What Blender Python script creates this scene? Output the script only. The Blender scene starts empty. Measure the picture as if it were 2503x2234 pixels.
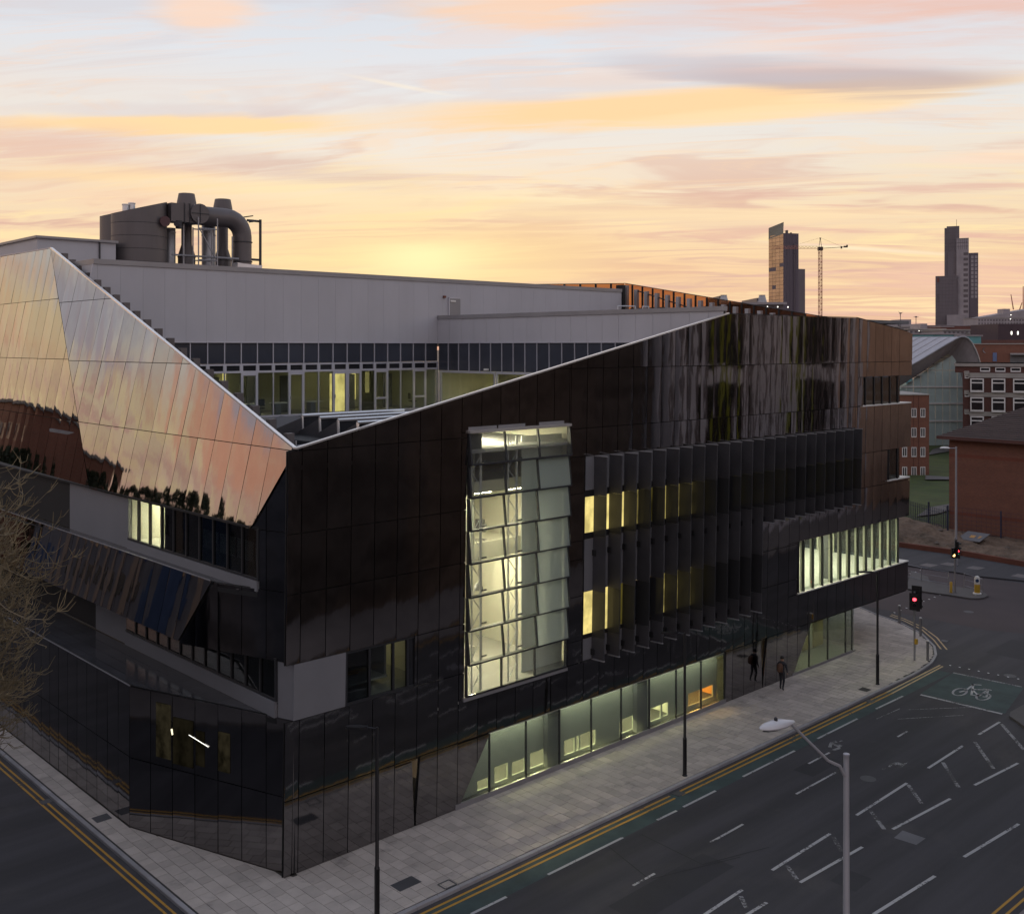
import bpy, bmesh, math, random
from math import sin, cos, pi, radians, hypot, atan2
from mathutils import Vector, Matrix, noise as mnoise
random.seed(7)
S = bpy.context.scene
COL = S.collection
# ------------------------------------------------------------------ camera
# world axes: x along the main street, y into the block, z up; origin = foot of the near building corner
FPX, HV, CX = 2560.0, 847.0, 1251.5
cc, ss = .7266, .687
_n = hypot(cc, ss); cc /= _n; ss /= _n
CAM = (-19.029, -31.057, 18.0)
cam = bpy.data.objects.new('camera', bpy.data.cameras.new('camera'))
COL.objects.link(cam)
cam.location = CAM
cam.rotation_euler = (pi/2, 0, -atan2(ss, cc))
cam.data.sensor_width = 36
cam.data.lens = FPX/2503*36
cam.data.shift_y = -(2234/2 - HV)/2503
cam.data.clip_end = 12000
S.camera = cam
def ray(u, v):
    X, Z = (u-CX)/FPX, -(v-HV)/FPX
    return (cc*X+ss, -ss*X+cc, Z)
def G(u, v, z=-.12):                      # survey: photo pixel -> point of a horizontal plane
    d = ray(u, v); t = (z-CAM[2])/d[2]
    return (CAM[0]+t*d[0], CAM[1]+t*d[1])
def depth(x, y): return ss*(x-CAM[0])+cc*(y-CAM[1])
def zat(v, x, y): return 18-(v-HV)/FPX*depth(x, y)
def W(u, v, Y):
    X = (u-CX)/FPX*Y
    return (CAM[0]+cc*X+ss*Y, CAM[1]-ss*X+cc*Y, 18-(v-HV)/FPX*Y)
HEAD = -atan2(ss, cc)
# ------------------------------------------------------------------ world / sky
class NT:
    def __init__(s, tree): s.t = tree; s.n = tree.nodes; s.l = tree.links
    def new(s, typ, **kw):
        n = s.n.new(typ)
        for k, v in kw.items(): setattr(n, k, v)
        return n
    def put(s, sock, v):
        if hasattr(v, 'links'): s.l.new(v, sock)
        elif v is not None: sock.default_value = v
    def m(s, op, a, b=None, c=None, clamp=False):
        n = s.new('ShaderNodeMath', operation=op, use_clamp=clamp)
        s.put(n.inputs[0], a)
        if b is not None: s.put(n.inputs[1], b)
        if c is not None: s.put(n.inputs[2], c)
        return n.outputs[0]
    def mix(s, f, a, b, mode='MIX'):
        n = s.new('ShaderNodeMix', data_type='RGBA', blend_type=mode)
        s.put(n.inputs[0], f); s.put(n.inputs[6], a); s.put(n.inputs[7], b)
        return n.outputs[2]
    def ramp(s, f, stops, interp='LINEAR'):
        n = s.new('ShaderNodeValToRGB'); n.color_ramp.interpolation = interp
        e = n.color_ramp.elements
        while len(e) < len(stops): e.new(.5)
        for i, (p, c) in enumerate(stops):
            e[i].position = p; e[i].color = (*c, 1) if len(c) == 3 else c
        s.put(n.inputs[0], f); return n.outputs[0]
    def noise(s, vec, scale, detail=3, rough=.5, dist=0):
        n = s.new('ShaderNodeTexNoise'); s.put(n.inputs['Vector'], vec)
        n.inputs['Scale'].default_value = scale; n.inputs['Detail'].default_value = detail
        n.inputs['Roughness'].default_value = rough; n.inputs['Distortion'].default_value = dist
        return n.outputs[0]
    def smooth(s, x, a, b):
        n = s.new('ShaderNodeMapRange', interpolation_type='SMOOTHSTEP')
        s.put(n.inputs[0], x); n.inputs[1].default_value = a; n.inputs[2].default_value = b
        return n.outputs[0]
    def xyz(s, x, y, z):
        n = s.new('ShaderNodeCombineXYZ'); s.put(n.inputs[0], x); s.put(n.inputs[1], y); s.put(n.inputs[2], z)
        return n.outputs[0]
world = bpy.data.worlds.new('World'); S.world = world; world.use_nodes = True
SUN_AZ, SUN_EL = -4.9, 2.6                 # degrees right of the view axis, above the horizon
def sky():
    t = NT(world.node_tree); t.n.clear()
    out = t.new('ShaderNodeOutputWorld'); bg = t.new('ShaderNodeBackground')
    co = t.new('ShaderNodeTexCoord'); sp = t.new('ShaderNodeSeparateXYZ'); t.l.new(co.outputs['Generated'], sp.inputs[0])
    x, y, z = sp.outputs
    Xc = t.m('SUBTRACT', t.m('MULTIPLY', x, cc), t.m('MULTIPLY', y, ss))
    Yc = t.m('ADD', t.m('MULTIPLY', x, ss), t.m('MULTIPLY', y, cc))
    D = 180/pi
    az = t.m('MULTIPLY', t.m('ARCTAN2', Xc, Yc), D)
    el0 = t.m('MULTIPLY', t.m('ARCSINE', t.m('MINIMUM', t.m('MAXIMUM', z, -1.), 1.)), D)
    # cloud-sheet coordinates: streets of cirrus seen in perspective
    zz = t.m('ADD', t.m('MAXIMUM', z, 0.), .10)
    px, py = t.m('DIVIDE', Xc, zz), t.m('DIVIDE', Yc, zz)
    rot = t.m('ADD', py, t.m('MULTIPLY', px, .16))
    v1 = t.xyz(t.m('MULTIPLY', px, .22), t.m('MULTIPLY', rot, .8), 0.)
    n1 = t.noise(v1, 1.0, 4, .58, .6)
    v2 = t.xyz(t.m('MULTIPLY', px, .5), t.m('MULTIPLY', rot, 2.2), 3.7)
    n2 = t.noise(v2, 1.0, 5, .62, 1.1)
    v3 = t.xyz(t.m('MULTIPLY', px, .12), t.m('MULTIPLY', rot, .3), 8.1)
    n3 = t.noise(v3, 1.0, 2, .5, .4)
    v4 = t.xyz(t.m('MULTIPLY', px, .9), t.m('MULTIPLY', t.m('ADD', rot, t.m('MULTIPLY', t.m('SUBTRACT', n1, .5), 1.2)), 3.4), 11.3)
    n4 = t.noise(v4, 1.0, 4, .6, .8)
    wob = t.m('ADD', t.m('MULTIPLY', t.m('SUBTRACT', n4, .5), 1.0), t.m('ADD', t.m('MULTIPLY', t.m('SUBTRACT', n1, .5), 3.2), t.m('MULTIPLY', t.m('SUBTRACT', n2, .5), 1.6)))
    el = t.m('ADD', el0, t.m('MULTIPLY', wob, t.smooth(el0, 0., 9.)))
    # clear-air gradient by elevation, warm towards the sun, cool behind
    f = t.m('DIVIDE', t.m('MAXIMUM', el0, 0.), 90.)
    warm = t.ramp(f, [(0, (.74, .42, .31)), (.022, (.84, .53, .36)), (.05, (.93, .66, .40)), (.085, (.93, .75, .53)), (.12, (.86, .81, .74)),
                      (.17, (.76, .79, .84)), (.30, (.55, .62, .74)), (.6, (.33, .42, .57)), (1, (.26, .34, .50))])
    cool = t.ramp(f, [(0, (.50, .40, .42)), (.05, (.62, .49, .48)), (.12, (.66, .59, .60)), (.2, (.60, .62, .68)),
                      (.35, (.48, .55, .67)), (1, (.26, .34, .50))])
    da = t.m('ABSOLUTE', t.m('SUBTRACT', az, SUN_AZ))
    col = t.mix(t.smooth(da, 55., 150.), warm, cool)
    # physical sky under the layers
    nis = t.new('ShaderNodeTexSky', sky_type='NISHITA'); nis.sun_disc = False
    nis.sun_elevation = radians(SUN_EL); nis.sun_rotation = -HEAD + radians(SUN_AZ)
    nis.air_density = 1.0; nis.dust_density = 2.0
    nb = t.mix(1., nis.outputs[0], (.05, .05, .05, 1), 'MULTIPLY')
    col = t.mix(.06, col, nb)
    sunside = t.m('SUBTRACT', 1., t.smooth(da, 12., 110.))
    # veil of high cloud: peach where lit from below, mauve where in shade
    lit = t.mix(sunside, (.78, .56, .52, 1), (1.0, .70, .42, 1))
    litup = t.mix(t.smooth(el0, 8., 20.), lit, (.92, .61, .51, 1))
    shade = t.mix(t.smooth(el0, 4., 22.), (.80, .50, .38, 1), (.60, .55, .58, 1))
    low = t.m('SUBTRACT', 1., t.smooth(el0, 6., 14.))
    m1 = t.m('MULTIPLY', t.smooth(n1, .50, .72), t.m('ADD', t.m('ADD', .34, t.m('MULTIPLY', low, .45)), t.m('MULTIPLY', t.smooth(az, -24., -40.), .45)))
    col = t.mix(m1, col, litup)
    m2 = t.m('MULTIPLY', t.smooth(n2, .50, .62), t.m('ADD', t.m('ADD', .26, t.m('MULTIPLY', low, .66)), t.m('MULTIPLY', t.smooth(az, -24., -40.), .5)))
    col = t.mix(m2, col, shade)
    m3 = t.m('MULTIPLY', t.smooth(n3, .52, .70), t.m('MULTIPLY', t.smooth(el0, 10., 18.), .55))
    col = t.mix(m3, col, litup)
    col = t.mix(t.m('MULTIPLY', t.smooth(n4, .50, .66), t.m('ADD', .16, t.m('MULTIPLY', low, .66))), col, (.72, .45, .36, 1))
    col = t.mix(t.m('MULTIPLY', t.smooth(n4, .48, .32), t.m('MULTIPLY', low, .75)), col, (1.0, .78, .43, 1))
    v5 = t.xyz(t.m('MULTIPLY', px, 1.3), t.m('ADD', t.m('MULTIPLY', rot, 7.), t.m('MULTIPLY', n1, 9.)), 21.)
    n5 = t.noise(v5, 1.0, 5, .65, 1.4)
    col = t.mix(t.m('MULTIPLY', t.smooth(n5, .50, .64), t.m('MULTIPLY', t.smooth(n1, .36, .56), .34)), col, litup)
    # the cloud banks of this evening: (az, el, slope, half width, half height, strength, colour)
    banks = [(8.5, 12.55, .030, 15., .55, .97, (1.0, .68, .37)),
             (16., 12.3, .045, 11., .30, .8, (1.0, .74, .44)),
             (17.5, 13.6, -.10, 8.0, .55, .75, (.52, .42, .42)),
             (10.5, 14.6, -.11, 6.0, .40, .55, (.58, .52, .55)),
             (-18.5, 11.2, .055, 10.5, .33, .95, (1.0, .71, .38)),
             (-18.5, 12.0, .05, 8.0, .28, .45, (.72, .62, .60)),
             (-24., 9.5, -.03, 9.5, .80, .75, (.80, .52, .40)),
             (-11., 9.2, -.10, 8.0, .45, .65, (.72, .54, .46)),
             (17., 17.2, -.055, 13., 1.3, .85, (.84, .54, .44)),
             (26., 15.9, -.10, 6.5, .9, .75, (.80, .52, .44)),
             (1., 18.0, .0, 7., .6, .75, (.98, .64, .42)),
             (-16.2, 17.2, .0, 2.8, .55, .75, (.98, .68, .50)),
             (13.5, 15.5, .0, 5., .28, .45, (.96, .72, .58)),
             (-6., 8.0, .0, 15., .32, .55, (1.0, .82, .50)),
             (5., 7.2, -.05, 13., .22, .60, (.80, .56, .42)),
             (12., 7.0, -.035, 14., .2, .60, (1.0, .77, .46)),
             (-4., 5.6, .02, 9., .5, .50, (.90, .60, .40)),
             (24., 9.35, .02, 5., .25, .60, (.98, .72, .54)),
             (3., 4.5, -.06, 3.5, .5, .45, (.90, .58, .36)),
             (-50., 9., .25, 7., 1.5, .8, (.98, .50, .26)), (-57., 14., .2, 7., 1.1, .75, (1.0, .62, .30)), (-62., 10.5, -.2, 5., 1.3, .75, (.50, .48, .56)),
             (-66., 14.5, .3, 6., 1.1, .8, (.96, .46, .30)), (-71., 8., .3, 5., 1.2, .8, (.94, .44, .28)), (-75., 12., -.3, 5., 1.5, .75, (.48, .50, .60)),
             (-70., 19., .2, 7., 1.5, .75, (.52, .56, .66)), (-60., 20., -.2, 6., 1.3, .7, (.96, .60, .42)), (-79., 17., .3, 5., 1.4, .75, (.92, .48, .34)), (-64., 25., .15, 9., 1.7, .7, (.56, .60, .70)),
             (-53., 22., .2, 8., 1.6, .6, (.66, .66, .72)), (-82., 8., .2, 4., 1.4, .7, (.94, .5, .34)), (-86., 12., .2, 4., 1.6, .7, (.55, .52, .60)), (-58., 7., .3, 4., .8, .7, (1.0, .72, .40)),
             (2., 5.4, .0, 5., .7, .6, (.84, .54, .34)), (7., 4.2, .02, 3.5, .35, .6, (.80, .48, .32)), (-20., 8.3, .0, 9., .3, .7, (1.0, .74, .42)), (25., 3.6, .03, 6., .5, .55, (.90, .58, .42)),
             (-18., 7.3, .0, 12., .35, .60, (.92, .64, .44))]
    pv = t.xyz(az, el, 0.)
    md = t.m('MAXIMUM', t.m('ADD', t.m('ADD', 1.0, t.m('MULTIPLY', t.m('SUBTRACT', n5, .5), 1.3)), t.m('ADD', t.m('MULTIPLY', t.m('SUBTRACT', n4, .5), 2.2), t.m('MULTIPLY', t.m('SUBTRACT', n2, .5), 2.4))), .1)
    def patch(vec, a0, e0, sl, hw, hh, edge, st, md=None):
        mp = t.new('ShaderNodeMapping', vector_type='TEXTURE'); t.l.new(vec, mp.inputs[0])
        mp.inputs['Location'].default_value = (a0, e0, 0); mp.inputs['Rotation'].default_value = (0, 0, math.atan(sl)); mp.inputs['Scale'].default_value = (hw, hh, 1)
        gr = t.new('ShaderNodeTexGradient', gradient_type='SPHERICAL'); t.l.new(mp.outputs[0], gr.inputs[0])
        gf = t.m('MULTIPLY', gr.outputs['Fac'], md) if md is not None else gr.outputs['Fac']
        mr = t.new('ShaderNodeMapRange', interpolation_type='SMOOTHSTEP'); t.l.new(gf, mr.inputs[0]); mr.inputs[2].default_value = edge; mr.inputs[4].default_value = st
        return mr.outputs[0]
    mdl = t.m('ADD', .62, t.m('MULTIPLY', md, .42))
    for i, (a0, e0, sl, hw, hh, st, c) in enumerate(banks):
        crisp = i < 6
        col = t.mix(patch(pv, a0, e0, sl, hw*(1.35 if crisp else 1.4), hh*(2.2 if crisp else 2.9), .62 if crisp else .85, st, mdl if crisp else md), col, (*c, 1))
    # glow of the set sun
    ga = t.m('DIVIDE', t.m('SUBTRACT', az, SUN_AZ), 10.); ge = t.m('DIVIDE', t.m('SUBTRACT', el, 4.6), 2.6)
    g = t.m('EXPONENT', t.m('MULTIPLY', t.m('ADD', t.m('MULTIPLY', ga, ga), t.m('MULTIPLY', ge, ge)), -1.))
    col = t.mix(t.m('MULTIPLY', g, .72), col, (1.02, .78, .37, 1))
    ga = t.m('DIVIDE', t.m('SUBTRACT', az, SUN_AZ), 3.0); ge = t.m('DIVIDE', t.m('SUBTRACT', el, 4.7), 1.0)
    g = t.m('EXPONENT', t.m('MULTIPLY', t.m('ADD', t.m('MULTIPLY', ga, ga), t.m('MULTIPLY', ge, ge)), -1.))
    col = t.mix(t.m('MULTIPLY', g, .75), col, (1.12, .95, .50, 1))
    # two faint contrails
    pv0 = t.xyz(az, el0, 0.)
    for a0, e0, sl, hw in ((-6.2, 13.9, -.16, 4.), (19.0, 5.0, -.10, 8.)):
        col = t.mix(patch(pv0, a0, e0, sl, hw, .17, .9, .45), col, (1.0, .86, .66, 1))
    col = t.mix(t.smooth(el0, -.3, -2.5), col, (.12, .11, .12, 1))
    t.l.new(col, bg.inputs[0]); bg.inputs[1].default_value = .97
    t.l.new(bg.outputs[0], out.inputs[0])
sky()
sun = bpy.data.objects.new('sun', bpy.data.lights.new('sun', 'SUN')); COL.objects.link(sun)
sun.data.energy = .35; sun.data.angle = radians(4); sun.data.color = (1, .62, .32)
_d = Vector((cos(radians(SUN_EL))*sin(-HEAD+radians(SUN_AZ)), cos(radians(SUN_EL))*cos(-HEAD+radians(SUN_AZ)), sin(radians(SUN_EL))))
sun.rotation_euler = _d.to_track_quat('Z', 'Y').to_euler()
vs = S.view_settings
vs.view_transform = 'Standard'; vs.look = 'None'; vs.exposure = .12; vs.gamma = 1; vs.use_curve_mapping = False
S.render.engine = 'CYCLES'
S.cycles.use_denoising = True
S.cycles.max_bounces = 6; S.cycles.transparent_max_bounces = 10; S.cycles.glossy_bounces = 3; S.cycles.diffuse_bounces = 2
S.cycles.use_adaptive_sampling = True; S.cycles.adaptive_threshold = .02
S.cycles.sample_clamp_indirect = 4; S.cycles.caustics_reflective = False; S.cycles.caustics_refractive = False; S.cycles.blur_glossy = .5
# ------------------------------------------------------------------ materials
def srgb(r, g, b):
    return tuple((c/255/12.92 if c/255 < .04045 else ((c/255+.055)/1.055)**2.4) for c in (r, g, b))
def new_mat(name):
    m = bpy.data.materials.new(name); m.use_nodes = True
    t = NT(m.node_tree); t.n.clear()
    return m, t, t.new('ShaderNodeOutputMaterial')
def mat(name, col, rough=.6, metal=0., var=.12, vs=(.6, .6, .6), objvar=0., bump=0., bs=30, fine=.0, fs=40, spec=.5, stain=None):
    m, t, out = new_mat(name)
    p = t.new('ShaderNodeBsdfPrincipled')
    geo = t.new('ShaderNodeNewGeometry'); pos = geo.outputs['Position']
    mp = t.new('ShaderNodeMapping'); t.l.new(pos, mp.inputs[0]); mp.inputs['Scale'].default_value = vs
    n = t.noise(mp.outputs[0], 1., 5, .6)
    c = t.mix(t.smooth(n, .25, .75), tuple(x*(1-var) for x in col)+(1,), tuple(x*(1+var) for x in col)+(1,))
    if fine:
        n2 = t.noise(pos, fs, 3, .6)
        k = t.m('ADD', 1-fine, t.m('MULTIPLY', n2, 2*fine))
        c = t.mix(1., c, t.xyz(k, k, k), 'MULTIPLY')
    if stain:
        n3 = t.noise(pos, stain[1], 6, .65)
        c = t.mix(t.m('MULTIPLY', t.smooth(n3, .55, .75), stain[2]), c, (*stain[0], 1))
    if objvar:
        oi = t.new('ShaderNodeObjectInfo')
        r = t.m('FRACT', t.m('ADD', oi.outputs['Random'], t.m('MULTIPLY', geo.outputs['Random Per Island'], 7.31)))
        k = t.m('ADD', 1-objvar, t.m('MULTIPLY', r, 2*objvar))
        c = t.mix(1., c, t.xyz(k, k, k), 'MULTIPLY')
    t.l.new(c, p.inputs['Base Color'])
    rr = t.m('ADD', rough*.9, t.m('MULTIPLY', n, rough*.2))
    t.l.new(rr, p.inputs['Roughness'])
    p.inputs['Metallic'].default_value = metal; p.inputs['Specular IOR Level'].default_value = spec
    if bump:
        b = t.new('ShaderNodeBump'); b.inputs['Distance'].default_value = bump
        t.l.new(t.noise(pos, bs, 4, .6), b.inputs['Height']); t.l.new(b.outputs[0], p.inputs['Normal'])
    t.l.new(p.outputs[0], out.inputs[0])
    return m
def mirror(name, col, rough, pillow, wave, objvar=.1):
    """dark polished steel: each panel slightly pillowed and wavy"""
    m, t, out = new_mat(name)
    p = t.new('ShaderNodeBsdfPrincipled')
    geo = t.new('ShaderNodeNewGeometry'); oi = t.new('ShaderNodeObjectInfo'); uv = t.new('ShaderNodeUVMap')
    sp = t.new('ShaderNodeSeparateXYZ'); t.l.new(uv.outputs[0], sp.inputs[0])
    a = t.m('SUBTRACT', sp.outputs[0], .5); b2 = t.m('SUBTRACT', sp.outputs[1], .5)
    off = t.m('MULTIPLY', oi.outputs['Random'], 53.)
    mp = t.new('ShaderNodeMapping'); t.l.new(geo.outputs['Position'], mp.inputs[0]); mp.inputs['Scale'].default_value = (1.1, 1.1, .42)
    va = t.new('ShaderNodeVectorMath', operation='ADD'); t.l.new(mp.outputs[0], va.inputs[0]); t.l.new(t.xyz(off, off, off), va.inputs[1])
    n = t.noise(va.outputs[0], 1.1, 2, .45)
    sign = t.m('ADD', .45, t.m('MULTIPLY', oi.outputs['Random'], 1.1))
    h = t.m('ADD', t.m('MULTIPLY', t.m('MULTIPLY', t.m('ADD', t.m('MULTIPLY', a, a), t.m('MULTIPLY', t.m('MULTIPLY', b2, b2), .8)), -pillow), sign),
            t.m('MULTIPLY', n, wave))
    bp = t.new('ShaderNodeBump'); bp.inputs['Distance'].default_value = 1.; bp.inputs['Strength'].default_value = 1.
    t.l.new(h, bp.inputs['Height']); t.l.new(bp.outputs[0], p.inputs['Normal'])
    k = t.m('ADD', 1-objvar, t.m('MULTIPLY', oi.outputs['Random'], 2*objvar))
    n4 = t.noise(geo.outputs['Position'], 1.6, 6, .65)
    k = t.m('MULTIPLY', k, t.m('ADD', .93, t.m('MULTIPLY', n4, .14)))
    t.l.new(t.mix(1., (*col, 1), t.xyz(k, k, k), 'MULTIPLY'), p.inputs['Base Color'])
    p.inputs['Metallic'].default_value = 1.
    t.l.new(t.m('ADD', rough*.7, t.m('MULTIPLY', n4, rough*.6)), p.inputs['Roughness'])
    t.l.new(p.outputs[0], out.inputs[0]); return m
def glass(name, tint, refl=1.0, ior=1.5, milky=0., milkcol=(.6, .65, .6), wave=.0):
    m, t, out = new_mat(name)
    tr = t.new('ShaderNodeBsdfTransparent'); tr.inputs[0].default_value = (*tint, 1)
    gl = t.new('ShaderNodeBsdfGlossy'); gl.inputs['Roughness'].default_value = .015; gl.inputs[0].default_value = (refl, refl, refl, 1)
    geo = t.new('ShaderNodeNewGeometry')
    dp = t.new('ShaderNodeVectorMath', operation='DOT_PRODUCT'); t.l.new(geo.outputs['Incoming'], dp.inputs[0]); t.l.new(geo.outputs['Normal'], dp.inputs[1])
    f0 = ((ior-1)/(ior+1))**2
    fr = t.m('ADD', f0, t.m('MULTIPLY', t.m('POWER', t.m('SUBTRACT', 1., t.m('ABSOLUTE', dp.outputs['Value'])), 5.), 1-f0))
    bp = t.new('ShaderNodeBump'); bp.inputs['Distance'].default_value = 1.
    t.l.new(t.m('MULTIPLY', t.noise(geo.outputs['Position'], .8, 2, .5), wave+.002), bp.inputs['Height'])
    t.l.new(bp.outputs[0], gl.inputs['Normal'])
    base = tr.outputs[0]
    if milky:
        df = t.new('ShaderNodeBsdfDiffuse'); df.inputs[0].default_value = (*milkcol, 1)
        tl = t.new('ShaderNodeBsdfTranslucent'); tl.inputs[0].default_value = (*milkcol, 1)
        a = t.new('ShaderNodeMixShader'); a.inputs[0].default_value = .6; t.l.new(df.outputs[0], a.inputs[1]); t.l.new(tl.outputs[0], a.inputs[2])
        b = t.new('ShaderNodeMixShader'); b.inputs[0].default_value = milky; t.l.new(base, b.inputs[1]); t.l.new(a.outputs[0], b.inputs[2]); base = b.outputs[0]
    mx = t.new('ShaderNodeMixShader'); t.l.new(fr, mx.inputs[0]); t.l.new(base, mx.inputs[1]); t.l.new(gl.outputs[0], mx.inputs[2])
    t.l.new(mx.outputs[0], out.inputs[0]); return m
def emit(name, col, st, var=0., scale=(1, 1, 1)):
    m, t, out = new_mat(name)
    e = t.new('ShaderNodeEmission'); e.inputs[0].default_value = (*col, 1); e.inputs[1].default_value = st
    if var:
        geo = t.new('ShaderNodeNewGeometry'); mp = t.new('ShaderNodeMapping'); t.l.new(geo.outputs['Position'], mp.inputs[0]); mp.inputs['Scale'].default_value = scale
        t.l.new(t.m('MULTIPLY', t.m('ADD', 1-var, t.m('MULTIPLY', t.smooth(t.noise(mp.outputs[0], 1., 3, .6), .3, .7), 2*var)), st), e.inputs[1])
    t.l.new(e.outputs[0], out.inputs[0]); return m
def brickmat(name, c1, c2, mortar, scale=1., rough=.85, axis='x'):
    m, t, out = new_mat(name); p = t.new('ShaderNodeBsdfPrincipled')
    co = t.new('ShaderNodeTexCoord'); sp = t.new('ShaderNodeSeparateXYZ'); t.l.new(co.outputs['Object'], sp.inputs[0])
    h = t.m('ADD', sp.outputs[0], sp.outputs[1])
    b = t.new('ShaderNodeTexBrick'); t.l.new(t.xyz(h, sp.outputs[2], 0.), b.inputs[0])
    b.inputs['Color1'].default_value = (*c1, 1); b.inputs['Color2'].default_value = (*c2, 1); b.inputs['Mortar'].default_value = (*mortar, 1)
    b.inputs['Scale'].default_value = scale; b.inputs['Brick Width'].default_value = .225; b.inputs['Row Height'].default_value = .075; b.inputs['Mortar Size'].default_value = .01
    n = t.noise(co.outputs['Object'], .5, 5, .65)
    n2 = t.noise(t.xyz(t.m('MULTIPLY', h, .12), t.m('MULTIPLY', sp.outputs[2], .9), 0.), 1., 3, .6)
    k = t.m('ADD', .62, t.m('ADD', t.m('MULTIPLY', n, .38), t.m('MULTIPLY', n2, .38)))
    t.l.new(t.mix(1., b.outputs[0], t.xyz(k, k, k), 'MULTIPLY'), p.inputs['Base Color'])
    p.inputs['Roughness'].default_value = rough
    t.l.new(p.outputs[0], out.inputs[0]); return m
def worn(name, col, under, amt):
    m, t, out = new_mat(name); p = t.new('ShaderNodeBsdfPrincipled'); geo = t.new('ShaderNodeNewGeometry')
    n = t.noise(geo.outputs['Position'], 9., 6, .7); n2 = t.noise(geo.outputs['Position'], .9, 3, .5)
    f = t.smooth(t.m('ADD', n, t.m('MULTIPLY', t.m('SUBTRACT', n2, .5), .7)), amt, amt+.1)
    t.l.new(t.mix(f, (*col, 1), (*under, 1)), p.inputs['Base Color']); p.inputs['Roughness'].default_value = .7
    t.l.new(p.outputs[0], out.inputs[0]); return m
ASPH = (.050, .049, .054)
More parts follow.
